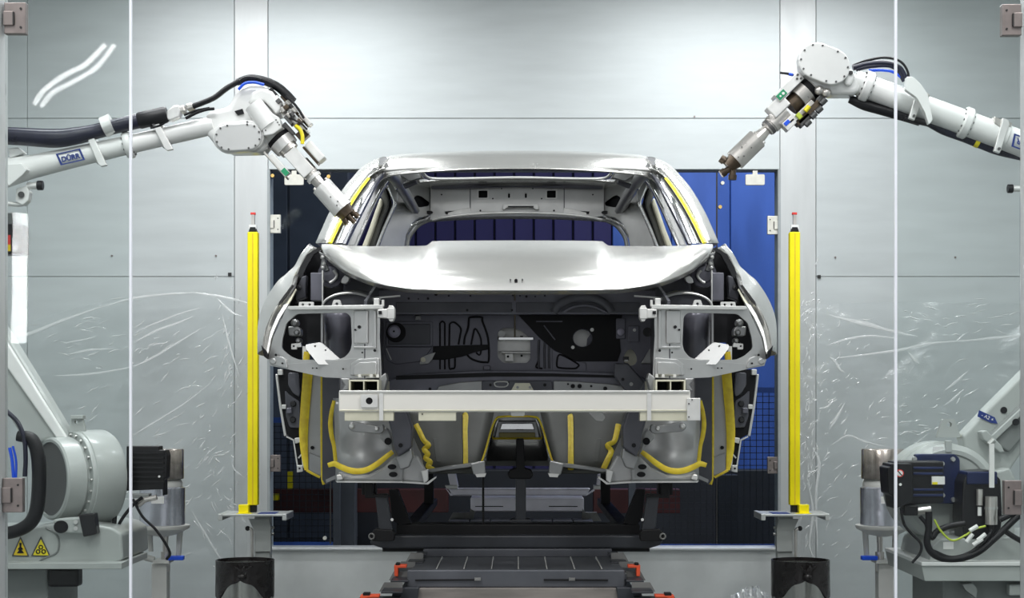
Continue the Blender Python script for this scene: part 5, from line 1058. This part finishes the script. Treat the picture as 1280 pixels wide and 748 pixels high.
tool_cyl(tl, TA, TB, 4, 12, 16, 16, 'changer_ring', M_black); tool_cyl(tl, TA, TB, 12, 26, 17, 16, 'changer_body', M_steel); tool_cyl(tl, TA, TB, 26, 40, 12, 12, 'changer_neck', M_brown)
blk(tl, TA, TB, 2, 44, -25, -13, RD - .06, .09, 'side_manifold', M_steell); blk(tl, TA, TB, 30, 43, -22, -14.5, RD - .064, .005, 'green_label', M_green, .0005)
for qt, qw in ((5, -22), (5, -16), (9, -19)): q = P(*axp(TA, TB, qt, qw), RD - .061); MB().cyl(q, q + Vector((0, -.004, 0)), .005, n=8).build('bolt', M_bolt, tl)
q = P(*axp(TA, TB, 34, -18), RD - .065); MB().cyl(q, q + Vector((0, -.002, 0)), .006, n=10).build('label_dot', M_white, tl); q = P(*axp(TA, TB, 39, -18), RD - .065); MB().cyl(q, q + Vector((0, -.002, 0)), .004, n=10).build('label_dot', M_white, tl)
blk(tl, TA, TB, 36, 62, -20, -2, RD - .05, .07, 'valve_block', M_steell, .005); tool_cyl(tl, TA, TB, 48, 72, 11.5, 11.5, 'valve_body', M_steel)
for t0, t1, w0, w1, m in ((8, 48, 17, 25, M_brown), (14, 40, 12, 18, M_steel), (28, 46, 20, 29, M_bolt), (42, 62, 8, 20, M_steell), (0, 10, 16, 28, M_bolt), (46, 54, 12, 16, M_bolt)): blk(rr, TA, TB, t0, t1, w0, w1, RD - .045, .06, 'hose_manifold', m)
for qt, qw in ((2, 24), (12, 28), (22, 28), (34, 30)): tool_cyl(rr, axp(TA, TB, qt, qw), axp(TA, TB, qt + 10, qw), 0, 8, 3.8, 3.8, 'hose_fitting', M_bolt, d=RD - .05, n=12)
tool_cyl(rr, axp(TA, TB, 22, 16), axp(TA, TB, 40, 18), 0, 8, 3, 3, 'yellow_band', M_yelc, d=RD - .07, n=12); blk(rr, TA, TB, 36, 42, 12, 20, RD - .06, .02, 'yellow_tag', M_gry)
blk(rr, TA, TB, 52, 60, 9, 14, RD - .05, .02, 'blue_tag', M_bluec); hose(rr, ((992,94),(984,92),(975,91)), RD - .04, 1.6, 'cable', M_hose); hose(rr, ((991,93.5),(986,92.5)), RD - .045, 2, 'blue_cable', M_bluec); hose(rr, ((969,124),(968.5,130)), RD - .04, 1.2, 'blue_cable', M_bluec)
tool_cyl(tl, TA, TB, 70, 80, 9.5, 9.5, 'shaft_collar', M_steel); tool_cyl(tl, TA, TB, 74, 78, 10.5, 10.5, 'shaft_collar', M_bolt); tool_cyl(tl, TA, TB, 80, 100, 6, 9.5, 'shaft', M_steel)
ap = tool_cyl(tl, TA, TB, 97, 136, 13.2, 13.4, 'applicator', M_steel, n=26)
for qw in (-9, 0, 9): q = P(*axp(TA, TB, 97, qw), RD - .02); MB().cyl(q, P(*axp(TA, TB, 93, qw), RD - .02), .006, n=8).build('lug', M_steell, ap)
for qt, qw in ((110, 3), (124, 4), (118, -6), (130, 0)): q = P(*axp(TA, TB, qt, qw), RD - .0445); MB().cyl(q, q + Vector((0, -.003, 0)), .003, n=8).build('port', M_bolt, ap)
nz = tool_cyl(ap, TA, TB, 135, 148, 11, 8, 'nozzle_head', M_brown)
for a_, b_ in (((913, 206), (901, 198)), ((914, 210), (901, 218)), ((916, 210), (915.5, 223))): tool_cyl(ap, a_, b_, 2, 10, 4.2, 4.2, 'nozzle', M_brown, n=14); tool_cyl(ap, a_, b_, 9, 15, 5.6, 5.2, 'nozzle_nut', M_brown, n=10)
# shoulder: drum facing the camera
C1 = P(1186, 617, 7.42)
sh = MB().lathe([(.001, -.012), (.165, -.012), (.172, -.02), (.19, -.02), (.214, .0), (.216, .12), (.205, .16), (.001, .16)], C1, (0, 1, 0), 48).build('shoulder_drum', M_cast, rr, smooth=35)
MB().lathe([(.205, .16), (.222, .17), (.222, .30), (.20, .32)], C1, (0, 1, 0), 40).build('rear_drum', M_cast, sh, smooth=35)
MB().plate(rpoly([(1171,547),(1179,524),(1193,524),(1201,547)], 1.5), 7.46, .03, [circ(1186.5, 531, 3.4, n=12)]).build('lifting_lug', M_cast, sh, bevel=.003)
MB().plate(rect(1182, 551, 1190, 566), 7.395, .02).build('drum_rib', M_cast, sh, bevel=.003); MB().plate(rect(1166, 559, 1179, 566), 7.403, .003).build('rating_label', M_white, sh)
fl_ = MB().plate(rpoly([(1145,568),(1194,568),(1200,574),(1200,624),(1194,630),(1145,630)], 3), 7.34, .05).build('motor_flange', M_motorb, rr, bevel=.004)
for q in ((1177.5, 580), (1191, 574.5), (1178, 619.5), (1191.5, 625), (1143, 574)): MB().lathe([(.004, -.012), (.009, -.012), (.011, 0)], P(*q, 7.34), (0, 1, 0), 12).build('bolt', M_bolts, fl_, smooth=30)
mo = MB().plate(rpoly([(1118,577),(1180,577),(1180,629),(1130,632),(1118,628)], 3), 7.2, .14).build('shoulder_motor', M_motor, rr, bevel=.012, seg=3)
for yy in (584, 591, 611, 618): MB().plate(rect(1142, yy, 1179, yy + 3), 7.193, .02).build('cooling_rib', M_motorb, mo, bevel=.002)
MB().plate(rect(1165, 596, 1181, 606), 7.19, .01).build('rating_label', M_white, mo); MB().plate(rect(1165.5, 603, 1172, 606), 7.188, .003).build('yellow_sticker', M_yelc, mo)
mb_ = MB().plate(rpoly([(1109,585),(1113,584),(1113,580),(1140,580),(1141,628),(1130,632),(1118,637),(1116,620),(1111,618)], 2), 7.14, .16).build('motor_brake', M_motor, rr, bevel=.01, seg=3)
MB().plate(circ(1125, 592, 4.8, n=20), 7.132, .01).build('red_ring_sticker', M_redd, mb_); MB().plate(circ(1125, 592, 3.6, n=18), 7.130, .003).build('sticker_field', M_white, mb_); MB().plate([(1122,589.5),(1123,588.8),(1128,594.5),(1127,595.2)], 7.1285, .002).build('sticker_bar', M_black, mb_)
MB().cyl(P(1125.5, 606, 7.14), P(1125.5, 606, 7.133), .006, n=10).build('stud', M_white, mb_)
MB().cyl(P(1143, 640, 7.2), P(1163, 637, 7.2), 5 * K(7.2), n=14).build('plug', M_steel, mo, smooth=40); MB().plate(rpoly(rect(1130, 632, 1148, 645), 2), 7.17, .08).build('plug_box', M_motor, mo, bevel=.005)
# lower arm
la_ = MB().plate([(1206,560),(1203,545),(1240,506),(1280,466),(1340,408),(1385,420),(1380,455),(1330,505),(1290,548),(1262,590),(1240,600)], 7.5, .12).build('lower_arm', M_cast, rr, bevel=.014, seg=3)
MB().plate([(1232,548),(1240,540),(1300,484),(1340,446),(1372,452),(1320,500),(1262,566)], 7.47, .04).build('arm_box', M_castd, la_, bevel=.008); MB().plate([(1226,540),(1233,538),(1252,557),(1256,566),(1250,566),(1230,550)], 7.44, .08).build('arm_bracket', M_cast, la_, bevel=.005)
MB().plate([(1240,545),(1285,503),(1330,462),(1330,468),(1288,509),(1244,551)], 7.45, .03).build('arm_ledge', M_cast, la_, bevel=.003)
for q in ((1255, 513, 4.2), (1270, 528, 4.4)): MB().plate(circ(*q, n=18), 7.445 if q[0] > 1260 else 7.494, .01).build('arm_bore', M_motor, la_)
tg = MB().plate([(1224,513),(1243.5,522),(1247,530),(1239,529),(1222,521)], 7.494, .004).build('axis_label', M_logo, la_)
text('lettering', '- A2 +', frame(P(1234.5, 522.3, 7.490), (0, -1, 0), Vector((.905, 0, -.42))), .022, M_white, tg)
MB().cyl(P(1236, 556, 7.44), P(1242, 550, 7.44), .012, n=10).build('arm_bolt', M_bolts, la_)
MB().lathe([(.14, -.1), (.17, -.08), (.17, .12), (.14, .14)], P(1362, 430, 7.42), (0, 1, 0), 28).build('elbow', M_cast, rr, smooth=35); MB().plate([(1342,440),(1370,225),(1405,218),(1412,240),(1392,440)], 7.05, .34).build('elbow_link', M_cast, rr, bevel=.02)
# small buffer that shows at the picture's right side
bf = MB().cyl(P(1266, 236, RD), P(1300, 236, RD), 4 * K(RD), n=14).build('buffer_rod', M_steell, rr, smooth=40); MB().cyl(P(1259.5, 236, RD), P(1266, 236, RD), 5.6 * K(RD), n=14).build('buffer_cap', M_motor, bf, smooth=40, bevel=.002); MB().bar(P(1298, 234, RD), P(1310, 206, RD), .05, .05).build('buffer_arm', M_rob, bf)
# second motor and connectors
m2 = MB().plate(rpoly([(1204,603),(1210,590),(1240,588),(1251,600),(1253,645),(1250,676),(1206,676),(1202,650)], 2), 7.2, .16).build('turret_motor', M_motor, rr, bevel=.008)
MB().plate(rpoly(rect(1209, 590, 1247, 606), 2), 7.19, .14).build('motor_cap', M_motorb, m2, bevel=.006)
MB().cyl(P(1224.5, 612, 7.18), P(1224.5, 632, 7.18), 4 * K(7.2), n=14).build('plug', M_steel, m2, smooth=40); MB().cyl(P(1224.5, 634, 7.18), P(1224.5, 645, 7.18), 2.6 * K(7.2), n=12).build('plug_tail', M_white, m2); MB().cyl(P(1239, 621, 7.17), P(1239, 656, 7.17), 7.6 * K(7.2), n=18).build('plug', M_steel, m2, smooth=40); MB().cyl(P(1239, 634, 7.17), P(1239, 637, 7.17), 8.2 * K(7.2), n=18).build('plug_ring', M_bolts, m2); MB().cyl(P(1239, 656, 7.17), P(1239, 664, 7.17), 3.4 * K(7.2), n=12).build('plug_tail', M_motor, m2)
MB().pbx(1237, 555, 1243, 610, 7.12, .01).build('conduit', M_white, rr)
for pts, r in (([(1126,635),(1130,655),(1140,668),(1151,680),(1150,692),(1140,704)], 1.8), ([(1161,640),(1161,660),(1159,680),(1168,694),(1190,700),(1220,692),(1245,672),(1270,648),(1290,632)], 4.5), ([(1158,650),(1164,672),(1172,664),(1188,658),(1206,655)], 4), ([(1166,690),(1190,698),(1216,690),(1236,670),(1240,662)], 3), ([(1256,664),(1268,672),(1290,684)], 3.5), ([(1250,650),(1270,640),(1296,626)], 4), ([(1150,646),(1158,656),(1160,668)], 2.6)): hose(rr, pts, 7.12, r)
hose(rr, ((1168,650),(1176,664),(1190,676),(1206,670),(1218,662),(1232,658)), 7.1, 1.4, 'earth_cable', M_gry)
for a_, b_ in (((1212, 664), (1222, 658)), ((1216, 682), (1228, 674)), ((1208, 678), (1216, 668)), ((1222, 676), (1232, 668))): MB().cyl(P(*a_, 7.09), P(*b_, 7.09), .009, n=8).build('cable_tag', M_white, rr)
tu = MB().plate(rpoly([(1166,682),(1176,674),(1260,672),(1330,672),(1330,708),(1160,708)], 3), 7.2, .55).build('turret', M_cast, rr, bevel=.012, seg=3)
MB().plate(rpoly([(1208,600),(1262,585),(1270,600),(1268,676),(1206,676)], 3), 7.38, .12).build('turret_neck', M_cast, tu, bevel=.01); MB().plate(rect(1179, 678, 1192, 687), 7.196, .003).build('rating_label', M_white, tu)
MB().plate(rpoly([(1151,704),(1330,704),(1330,727),(1156,727)], 1.5), 7.12, .7).build('base_plate', M_cast, rr, bevel=.005); MB().plate(rect(1152, 703, 1330, 708), 7.11, .7).build('base_flange', M_rob, rr, bevel=.003)
for q in (1158, 1208, 1240, 1276): MB().cyl(P(q, 703.5, 7.2), P(q, 700.5, 7.2), .012, n=6).build('bolt', M_bolts, rr)
MB().bx(P(1176, 0, 7.25).x, P(1330, 0, 7.25).x, 7.22, 7.78, 0, P(0, 727, 7.14).z).build('pedestal', M_castd, rr, bevel=.01)
MB().plate(rpoly(rect(1262, 731, 1300, 745), 2), 7.15, .05).build('door_latch', M_cast, rr, bevel=.006); MB().plate(rpoly([(1203,731),(1216,729),(1222,738),(1220,748),(1207,738)], 1), 7.14, .05).build('cable_clamp', M_castd, rr, bevel=.004)
# ================================================================== posts, shelves, bins, filter pots, film
M_post = mat('curtain_yellow', (.97, .83, .0), .35, 0, .03, 8)
M_shelf = mat('shelf_grey', (.60, .62, .60), .35, .35, .06, 10)
M_stand = mat('stand_grey', (.46, .48, .465), .4, .2, .05, 8)
M_bag = mat('bin_bag', (.018, .015, .015), .28, 0, .2, 10, bump=.5, bscale=22)
M_inox = mat('bin_inox', (.50, .51, .48), .22, .9, .1, 6, (8, 8, .3))
M_can = mat('filter_steel', (.50, .45, .41), .25, .92, .16, 5, (10, 10, .15))
M_foil = mat('filter_foil', (.58, .60, .66), .24, .8, .2, 5, bump=.4, bscale=10)
M_ptfe = mat('pot_white', (.66, .66, .63), .4, 0, .05, 12)
DP = 9.4
for s, cx0, lab in ((-1, 315.5, 'yellow light curtain post on shelf stand, standing beside the dark glass pane'), (1, 994, 'yellow light curtain post on shelf stand, standing beside the blue glass pane')):
    def q_(x): return x if s < 0 else cx0 * 1.0 + (315.5 - x)             # left-hand columns, flipped for the right post
    t = thing('light_curtain', (P(cx0, 0, DP).x, DP, 0), lab, 'light curtain', 'light curtain posts flanking the opening')
    def R(a, y0, b, y1, d, th, nm, m, **k): return MB().plate(rect(min(q_(a), q_(b)), y0, max(q_(a), q_(b)), y1), d, th).build(nm, m, k.pop('parent', t), **k)
    po = R(309.2, 290, 322, 632, DP, .06, 'post', M_post, bevel=.004); R(315, 292, 316.6, 631, DP - .001, .004, 'groove', mat('groove_ochre', (.80, .58, .02), .5), parent=po)
    MB().plate([(q_(310.5), 290), (q_(321), 290), (q_(319), 284), (q_(312.5), 284)], DP + .01, .04).build('post_cap', M_motor, t, bevel=.002)
    R(311, 281, 320.5, 286, DP + .015, .02, 'cap_clip', M_white); R(314, 267, 318, 285, DP + .02, .02, 'sensor_pin', M_steel); R(313, 265.5, 319, 268.5, DP + .018, .025, 'sensor_tip', M_redd, bevel=.002)
    R(311, 631, 320, 643, DP + .01, .04, 'post_foot', M_motor)
    R(298, 631.5, 310.5, 644, DP - .06, .06, 'yellow_block', M_post, bevel=.002)
    zs_ = P(0, 641, DP).z
    sx0, sx1 = sorted((P(q_(281), 0, DP).x, P(q_(360), 0, DP).x))
    sh_ = MB().bx(sx0, sx1, DP - .14, DP + .14, zs_ - .012, zs_).build('shelf_plate', M_shelf, t, bevel=.002)
    for k_ in (0, 1):
        xx = (sx0, sx1)[k_]; MB().bx(xx - .012 if k_ else xx - .012, xx + .012, DP - .145, DP + .14, zs_ - .034, zs_ + .002).build('shelf_rim', M_shelf, sh_, bevel=.003)
    tx = sorted((P(q_(326), 0, DP).x, P(q_(348), 0, DP).x)); MB().bx(tx[0], tx[1], DP - .13, DP + .02, zs_ + .0002, zs_ + .002).build('shelf_sticker', M_logo, sh_)
    ty = sorted((P(q_(300), 0, DP).x, P(q_(318), 0, DP).x)); MB().bx(ty[0], ty[1], DP - .12, DP - .06, zs_ + .0002, zs_ + .002).build('shelf_stripe', M_post, sh_)
    px_ = sorted((P(q_(319), 0, DP).x, P(q_(338.5), 0, DP).x)); MB().bx(px_[0], px_[1], DP - .03, DP + .05, 0, zs_ - .012).build('column', M_stand, t, bevel=.004)
    MB().plate([(q_(311), 649), (q_(336), 649), (q_(338.5), 660), (q_(338.5), 690), (q_(319), 690), (q_(319), 668)], DP - .045, .015).build('gusset', M_stand, t, bevel=.002)
    for yy in (660, 668): MB().cyl(P(q_(339), yy, DP), P(q_(342.5), yy, DP), .008, n=8).build('bolt', M_bolts, t)
    MB().tube(cr([P(q_(310), 661, DP - .05), P(q_(314.5), 663, DP - .05), P(q_(315), 675, DP - .05), P(q_(315), 700, DP - .05)], 4), .009).build('pull_rod', M_steel, t, smooth=50); MB().sphere(P(q_(309.5), 661, DP - .05), .014, 10, 6).build('rod_knob', M_motor, t, smooth=60)
    MB().bx(px_[0] - .06, px_[1] + .06, DP - .1, DP + .12, 0, .012).build('base_plate', M_stand, t)

# ---- waste bins with black bags
for s, cx0, lab in ((-1, 306.3, 'round steel waste bin in a black bag, under the stand by the dark glass pane'), (1, 1000.5, 'round steel waste bin in a black bag, under the stand by the blue glass pane')):
    db = 9.05; c = P(cx0, 700, db); z1_ = c.z; r_ = 36.3 * db / F; c = Vector((c.x, db, 0))
    t = thing('waste_bin', c, lab, 'waste bin', 'waste bins under the shelf stands')
    MB().lathe([(r_ * .93, .008), (r_ * .95, .02), (r_ * .985, z1_ - .02), (r_ * .94, z1_ - .02), (r_ * .9, .02), (.001, .02)], c, (0, 0, 1), 40).build('can', M_inox, t, smooth=35)
    MB().lathe([(r_ * .97, 0), (r_ * .97, .012), (r_ * .9, .012)], c, (0, 0, 1), 40).build('foot_ring', M_motor, t, smooth=35)
    rows = []
    for k in range(13):
        row = []
        for i in range(64):
            a = 2 * math.pi * i / 64
            ph = math.atan2(math.sin(a + math.pi / 2), math.cos(a + math.pi / 2))          # 0 faces the camera
            gather = max(0, 1 - abs(math.sin(ph)) / .92) if abs(ph) < 1.6 else 0
            drop = .20 - .115 * gather + .012 * math.sin(7 * a)
            u = k / 12; rr_ = r_ * (1.005 + .012 * math.sin(11 * a + 3 * u) * u - .05 * gather * u * (1 - u) * 2)
            row.append(c + Vector((rr_ * math.cos(a), rr_ * math.sin(a), z1_ - drop * u)))
        rows.append(row)
    inn = [[c + Vector((r_ * .96 * math.cos(2 * math.pi * i / 64), r_ * .96 * math.sin(2 * math.pi * i / 64), z1_ - d_)) for i in range(64)] for d_ in (.12, .0)]
    MB().grid(inn + rows, cu=True).build('bag', M_bag, t, smooth=60)
    kz = z1_ - .075; kp = Vector((c.x + .01, db - r_ - .012, kz)); kn = MB().sphere(kp, .02, 10, 7, (1.2, .7, .8)).build('bag_knot', M_bag, t, smooth=40)
    for a_ in (-.9, .3, 1.2): MB().tube([kp, kp + Vector((.02 * math.sin(a_), -.008, .03 + .012 * math.cos(a_))), kp + Vector((.05 * math.sin(a_), -.006, .055))], [.008, .010, .004], n=6, flat=.5, up=(0, 1, 0)).build('bag_tail', M_bag, kn, smooth=40)

# ---- filter pots on posts
def pot(cx0, s, d, lab):
    def X(x): return cx0 + (x if s > 0 else -x)
    base = P(cx0, 700, d); t = thing('filter_pot', (base.x, d, 0), lab, 'filter pot', 'stainless filter pots behind the robots'); k = K(d)
    ax = (0, 0, 1)
    def L(prof, nm, m, **kw): return MB().lathe([(r * k, CZ + (CY - y) * k) for r, y in prof], (base.x, d, 0), ax, 34).build(nm, m, t, smooth=35, **kw)
    L([(22, 599), (26, 599), (26.5, 598), (26.5, 563), (25.5, 561.5), (1, 561.5)], 'upper_can', M_can); L([(25, 609), (25, 604), (22, 598)], 'neck', M_ptfe)
    L([(26, 657), (28, 656), (28, 610), (26, 608.5), (5, 608.5)], 'lower_can', M_foil); L([(6, 671), (20, 668), (33, 661), (34, 658.5), (34, 656.5), (26, 656.5)], 'dish', M_ptfe)
    for x in (-22, -4, 16): MB().cyl(P(X(x), 664, d), P(X(x * .9), 700 if x < 10 else 690, d), 4 * k, 3 * k, 12).build('drain_pipe', M_ptfe if x != -4 else M_steel, t, smooth=40)
    MB().cyl(P(X(-4), 690, d), P(X(-4), 715, d), 5.5 * k, n=10).build('drain_fitting', M_steel, t); MB().cyl(P(X(10), 700, d), P(X(22), 697, d), 4 * k, n=10).build('valve', M_ptfe, t, smooth=40)
    MB().plate(rpoly(rect(min(X(-26), X(-6)), 695.5, max(X(-26), X(-6)), 701), 1.5), d - .06, .04).build('valve_handle', M_bluec, t, bevel=.004)
    MB().plate(rect(X(2) - 10, 701, X(2) + 10, 705), d - .06, .12).build('post_head', M_ptfe, t)
    xb = P(X(2), 0, d).x; MB().bx(xb - 9.5 * k, xb + 9.5 * k, d - .04, d + .04, 0, P(0, 704, d).z).build('post', M_ptfe, t, bevel=.003); MB().bx(xb - .09, xb + .09, d - .09, d + .09, 0, .012).build('base_plate', M_ptfe, t)
    MB().plate(rect(X(0) - 2 if s > 0 else X(0) - 14, 621, X(0) + 14 if s > 0 else X(0) + 2, 630), d - 28.5 * k, .003).build('rating_label', M_white, t)
pot(1103.5, 1, 8.3, 'stainless filter pot with foil-wrapped lower can, behind the robot with the blue-black motor')
pot(203, -1, 8.3, 'stainless filter pot with foil-wrapped lower can, behind the robot with the yellow warning signs')

# ---- clear plastic film hung over the lower wall
def film_mat(name, white, glossf):
    m = bpy.data.materials.new(name); m.use_nodes = True; nt = m.node_tree; N = nt.nodes; L = nt.links
    N.remove(N['Principled BSDF']); out = N['Material Output']
    tr = N.new('ShaderNodeBsdfTransparent'); tr.inputs[0].default_value = (.95, .96, .96, 1)
    gl = N.new('ShaderNodeBsdfGlossy'); gl.inputs['Roughness'].default_value = .16
    df = N.new('ShaderNodeBsdfDiffuse'); df.inputs[0].default_value = (.9, .92, .92, 1)
    tc = N.new('ShaderNodeTexCoord'); nz = N.new('ShaderNodeTexNoise'); nz.inputs['Scale'].default_value = 9; nz.inputs['Detail'].default_value = 6
    L.new(tc.outputs['Object'], nz.inputs['Vector']); bp = N.new('ShaderNodeBump'); bp.inputs['Strength'].default_value = .5; bp.inputs['Distance'].default_value = .03
    L.new(nz.outputs['Fac'], bp.inputs['Height']); L.new(bp.outputs[0], gl.inputs['Normal'])
    a = N.new('ShaderNodeMixShader'); a.inputs[0].default_value = glossf; L.new(tr.outputs[0], a.inputs[1]); L.new(gl.outputs[0], a.inputs[2])
    b = N.new('ShaderNodeMixShader'); b.inputs[0].default_value = white; L.new(a.outputs[0], b.inputs[1]); L.new(df.outputs[0], b.inputs[2]); L.new(b.outputs[0], out.inputs[0])
    return m
M_film = film_mat('clear_film', .03, .07); M_fold = film_mat('film_fold', .5, .25)
def film(x0, x1, topf, lab, folds, seed, fine):
    rnd = random.Random(seed); d0 = 10.12
    lines = [(rnd.uniform(x0, x1), rnd.uniform(380, 740), rnd.uniform(.2, 1.3), rnd.uniform(-.012, .018), rnd.uniform(2, 6)) for _ in range(46)]
    rows = []; n = 96
    for j in range(n + 1):
        row = []
        for i in range(n + 1):
            x = lerp(x0, x1, i / n); y = lerp(topf(x), 752, j / n); dd = d0 + .02 * math.sin(x * .05 + y * .02)
            for (a, b, c_, h, w) in lines:
                dist = (x - a) * math.sin(c_) + (y - b) * math.cos(c_); al = (x - a) * math.cos(c_) - (y - b) * math.sin(c_)
                dd += h * math.exp(-abs(dist) / w) * math.exp(-(al / 60) ** 2)
            row.append(P(x, y, dd))
        rows.append(row)
    o = MB().grid(rows).build('plastic_film', M_film, smooth=180, label=lab, cat='plastic film')
    for pts, w in folds: MB().tube(cr([P(x, y, d0 - .045) for x, y in pts], 5), [.3 * w * 10 / F, w * 10 / F, w * .8 * 10 / F, .25 * w * 10 / F], n=6, flat=.5, up=(0, 1, 0)).build('fold', M_fold, o, smooth=60)
    mbf = MB()
    for (cx_, cy_, sx_, sy_, ang, cnt, ln) in fine:
        for _ in range(cnt):
            x = rnd.gauss(cx_, sx_); y = rnd.gauss(cy_, sy_); a = ang + rnd.gauss(0, .25); l = ln * rnd.uniform(.4, 1.5); w = rnd.uniform(.5, 1.3)
            u = (math.cos(a), -math.sin(a)); pts = [P(x + u[0] * l * t + rnd.gauss(0, .6), y + u[1] * l * t + rnd.gauss(0, .6), d0 - .04) for t in (-.5, -.15, .2, .5)]
            mbf.tube(cr(pts, 3), [.2 * w * 10 / F, w * 10 / F, .6 * w * 10 / F, .2 * w * 10 / F], n=5, flat=.5, up=(0, 1, 0))
    mbf.build('creases', M_fold, o, smooth=60, kind='stuff')
film(-60, 309, lambda x: 367 + (.0009 * (x - 235) ** 2 if x < 235 else .0022 * (x - 235) ** 2), 'clear wrinkled plastic film hung on the wall beside the dark glass pane',
     [([(-10,428),(35,418),(83,399),(132,382)], 2.6), ([(120,386),(167,373),(209,368),(243,366)], 2.0), ([(243,366),(268,370),(290,374),(309,379)], 2.2), ([(168,428),(195,414),(222,404),(241,396)], 1.9), ([(163,460),(188,449),(220,430),(252,410)], 1.7), ([(170,415),(195,404),(226,392),(250,385)], 1.3), ([(87,443),(105,439),(122,437),(142,436)], 1.7), ([(80,430),(92,427),(108,424),(122,420)], 1.1), ([(70,470),(110,468),(150,462),(166,458)], 1.6), ([(278,394),(284,420),(291,445),(299,470)], 1.5), ([(270,372),(282,384),(292,392),(304,396)], 1.6), ([(165,545),(190,530),(230,505),(262,480)], 1.2), ([(240,640),(255,665),(270,690),(286,712)], 1.5)],
     5, [(205, 560, 40, 60, .5, 70, 14), (285, 440, 9, 40, 1.2, 40, 9), (270, 560, 22, 45, .9, 50, 9), (120, 430, 40, 18, .15, 30, 14), (210, 430, 30, 18, .5, 24, 16), (280, 640, 14, 50, -.9, 30, 10)])
film(1001, 1345, lambda x: 378 + .00012 * (x - 1150) ** 2, 'clear wrinkled plastic film hung on the wall beside the blue glass pane',
     [([(1037,394),(1074,404),(1123,416),(1147,421)], 2.4), ([(1046,448),(1123,438),(1160,430),(1215,425)], 2.0), ([(1200,427),(1240,423),(1262,421),(1300,417)], 2.2), ([(1181,488),(1192,480),(1202,471),(1210,464)], 1.8), ([(1181,507),(1190,500),(1198,493),(1205,487)], 1.5), ([(1037,537),(1044,525),(1050,515),(1056,504)], 2.0), ([(1024,511),(1034,509),(1040,503),(1047,499)], 1.5), ([(1037,446),(1043,451),(1050,462),(1056,466)], 1.8), ([(1034,432),(1060,424),(1090,420),(1125,424)], 1.6), ([(1060,398),(1085,404),(1110,412),(1130,414)], 1.2), ([(1136,441),(1140,446),(1144,451),(1149,454)], 1.8), ([(1040,556),(1060,545),(1080,552),(1112,560)], 1.6), ([(1016,560),(1024,580),(1020,620),(1022,690)], 2.2), ([(1010,600),(1016,640),(1012,680),(1018,700)], 1.6)],
     9, [(1012, 560, 6, 80, 1.4, 90, 10), (1012, 385, 8, 8, .8, 24, 7), (1200, 400, 40, 10, .05, 34, 14), (1045, 480, 22, 40, .8, 50, 9), (1140, 545, 20, 30, .2, 40, 10), (1190, 520, 25, 30, .6, 24, 12), (1060, 620, 26, 50, .7, 40, 10)])
# crumpled film on the floor by the sill
rnd = random.Random(3); rows = []
c = P(940, 760, 9.9)
for j in range(15):
    row = []
    for i in range(27):
        u = i / 26 * 2 - 1; v = j / 14 * 2 - 1; e = max(0, 1 - u * u) * max(0, 1 - v * v)
        row.append(Vector((c.x + u * .14 + rnd.gauss(0, .004), 9.9 + v * .16 + rnd.gauss(0, .006), .004 + .145 * e ** .5 + (rnd.gauss(0, .014) if e > .01 else 0))))
    rows.append(row)
MB().grid(rows).build('crumpled_film', film_mat('heap_film', .42, .25), label='crumpled heap of clear plastic film on the floor below the sill', cat='plastic film', smooth=30)
# ---- tube lights placed behind the camera to mirror in the left glass door
M_tube = mat('tube_white', (1, 1, 1), .5, emit=(1, 1, 1), es=48)
def VP_(px, py, y): d = 2 * DG - y; q = P(px, py, d); return Vector((q.x, y, q.z))
def hall_lamp(tubes, lab):
    al = [p for t_, r in tubes for p in t_]; lo_ = min(al, key=lambda p: p.z); hi = max(al, key=lambda p: p.z)
    t = thing('tube_lamp', (lo_.x, lo_.y - .1, 0), lab, 'lamp')
    for pts, r in tubes: MB().tube(cr(pts, 8), r, n=10).build('tube', M_tube, t, smooth=60)
    MB().cyl((lo_.x, lo_.y - .1, .02), (lo_.x, lo_.y - .1, lo_.z + .1), .02, n=10).build('stand', M_stand, t); MB().bx(lo_.x - .15, lo_.x + .15, lo_.y - .25, lo_.y + .05, 0, .02).build('foot', M_stand, t)
    MB().bar((lo_.x, lo_.y - .1, lo_.z + .05), (hi.x, hi.y - .1, hi.z - .03), .03, .03).build('holder', M_stand, t)
hall_lamp([([VP_(24.5, 268, -.9), VP_(24.5, 350, -.9), VP_(24.5, 430, -.9)], .05)], 'upright white tube lamp mirrored in the glass door, below the robot forearm')
hall_lamp([([VP_(50, 135, -1.9), VP_(66, 116, -1.9), VP_(93, 101, -1.9), VP_(117, 87, -1.9), VP_(132, 70, -1.9), VP_(143, 55, -1.9)], .015), ([VP_(41, 132, -1.9), VP_(55, 113, -1.9), VP_(82, 93, -1.9), VP_(107, 80, -1.9), VP_(121, 66, -1.9), VP_(132, 55, -1.9)], .017)], 'unseen twin tube lamp bent to mirror as a wavy streak above the robot hose')  # twin tubes bent only to shape the wavy reflection in the pane
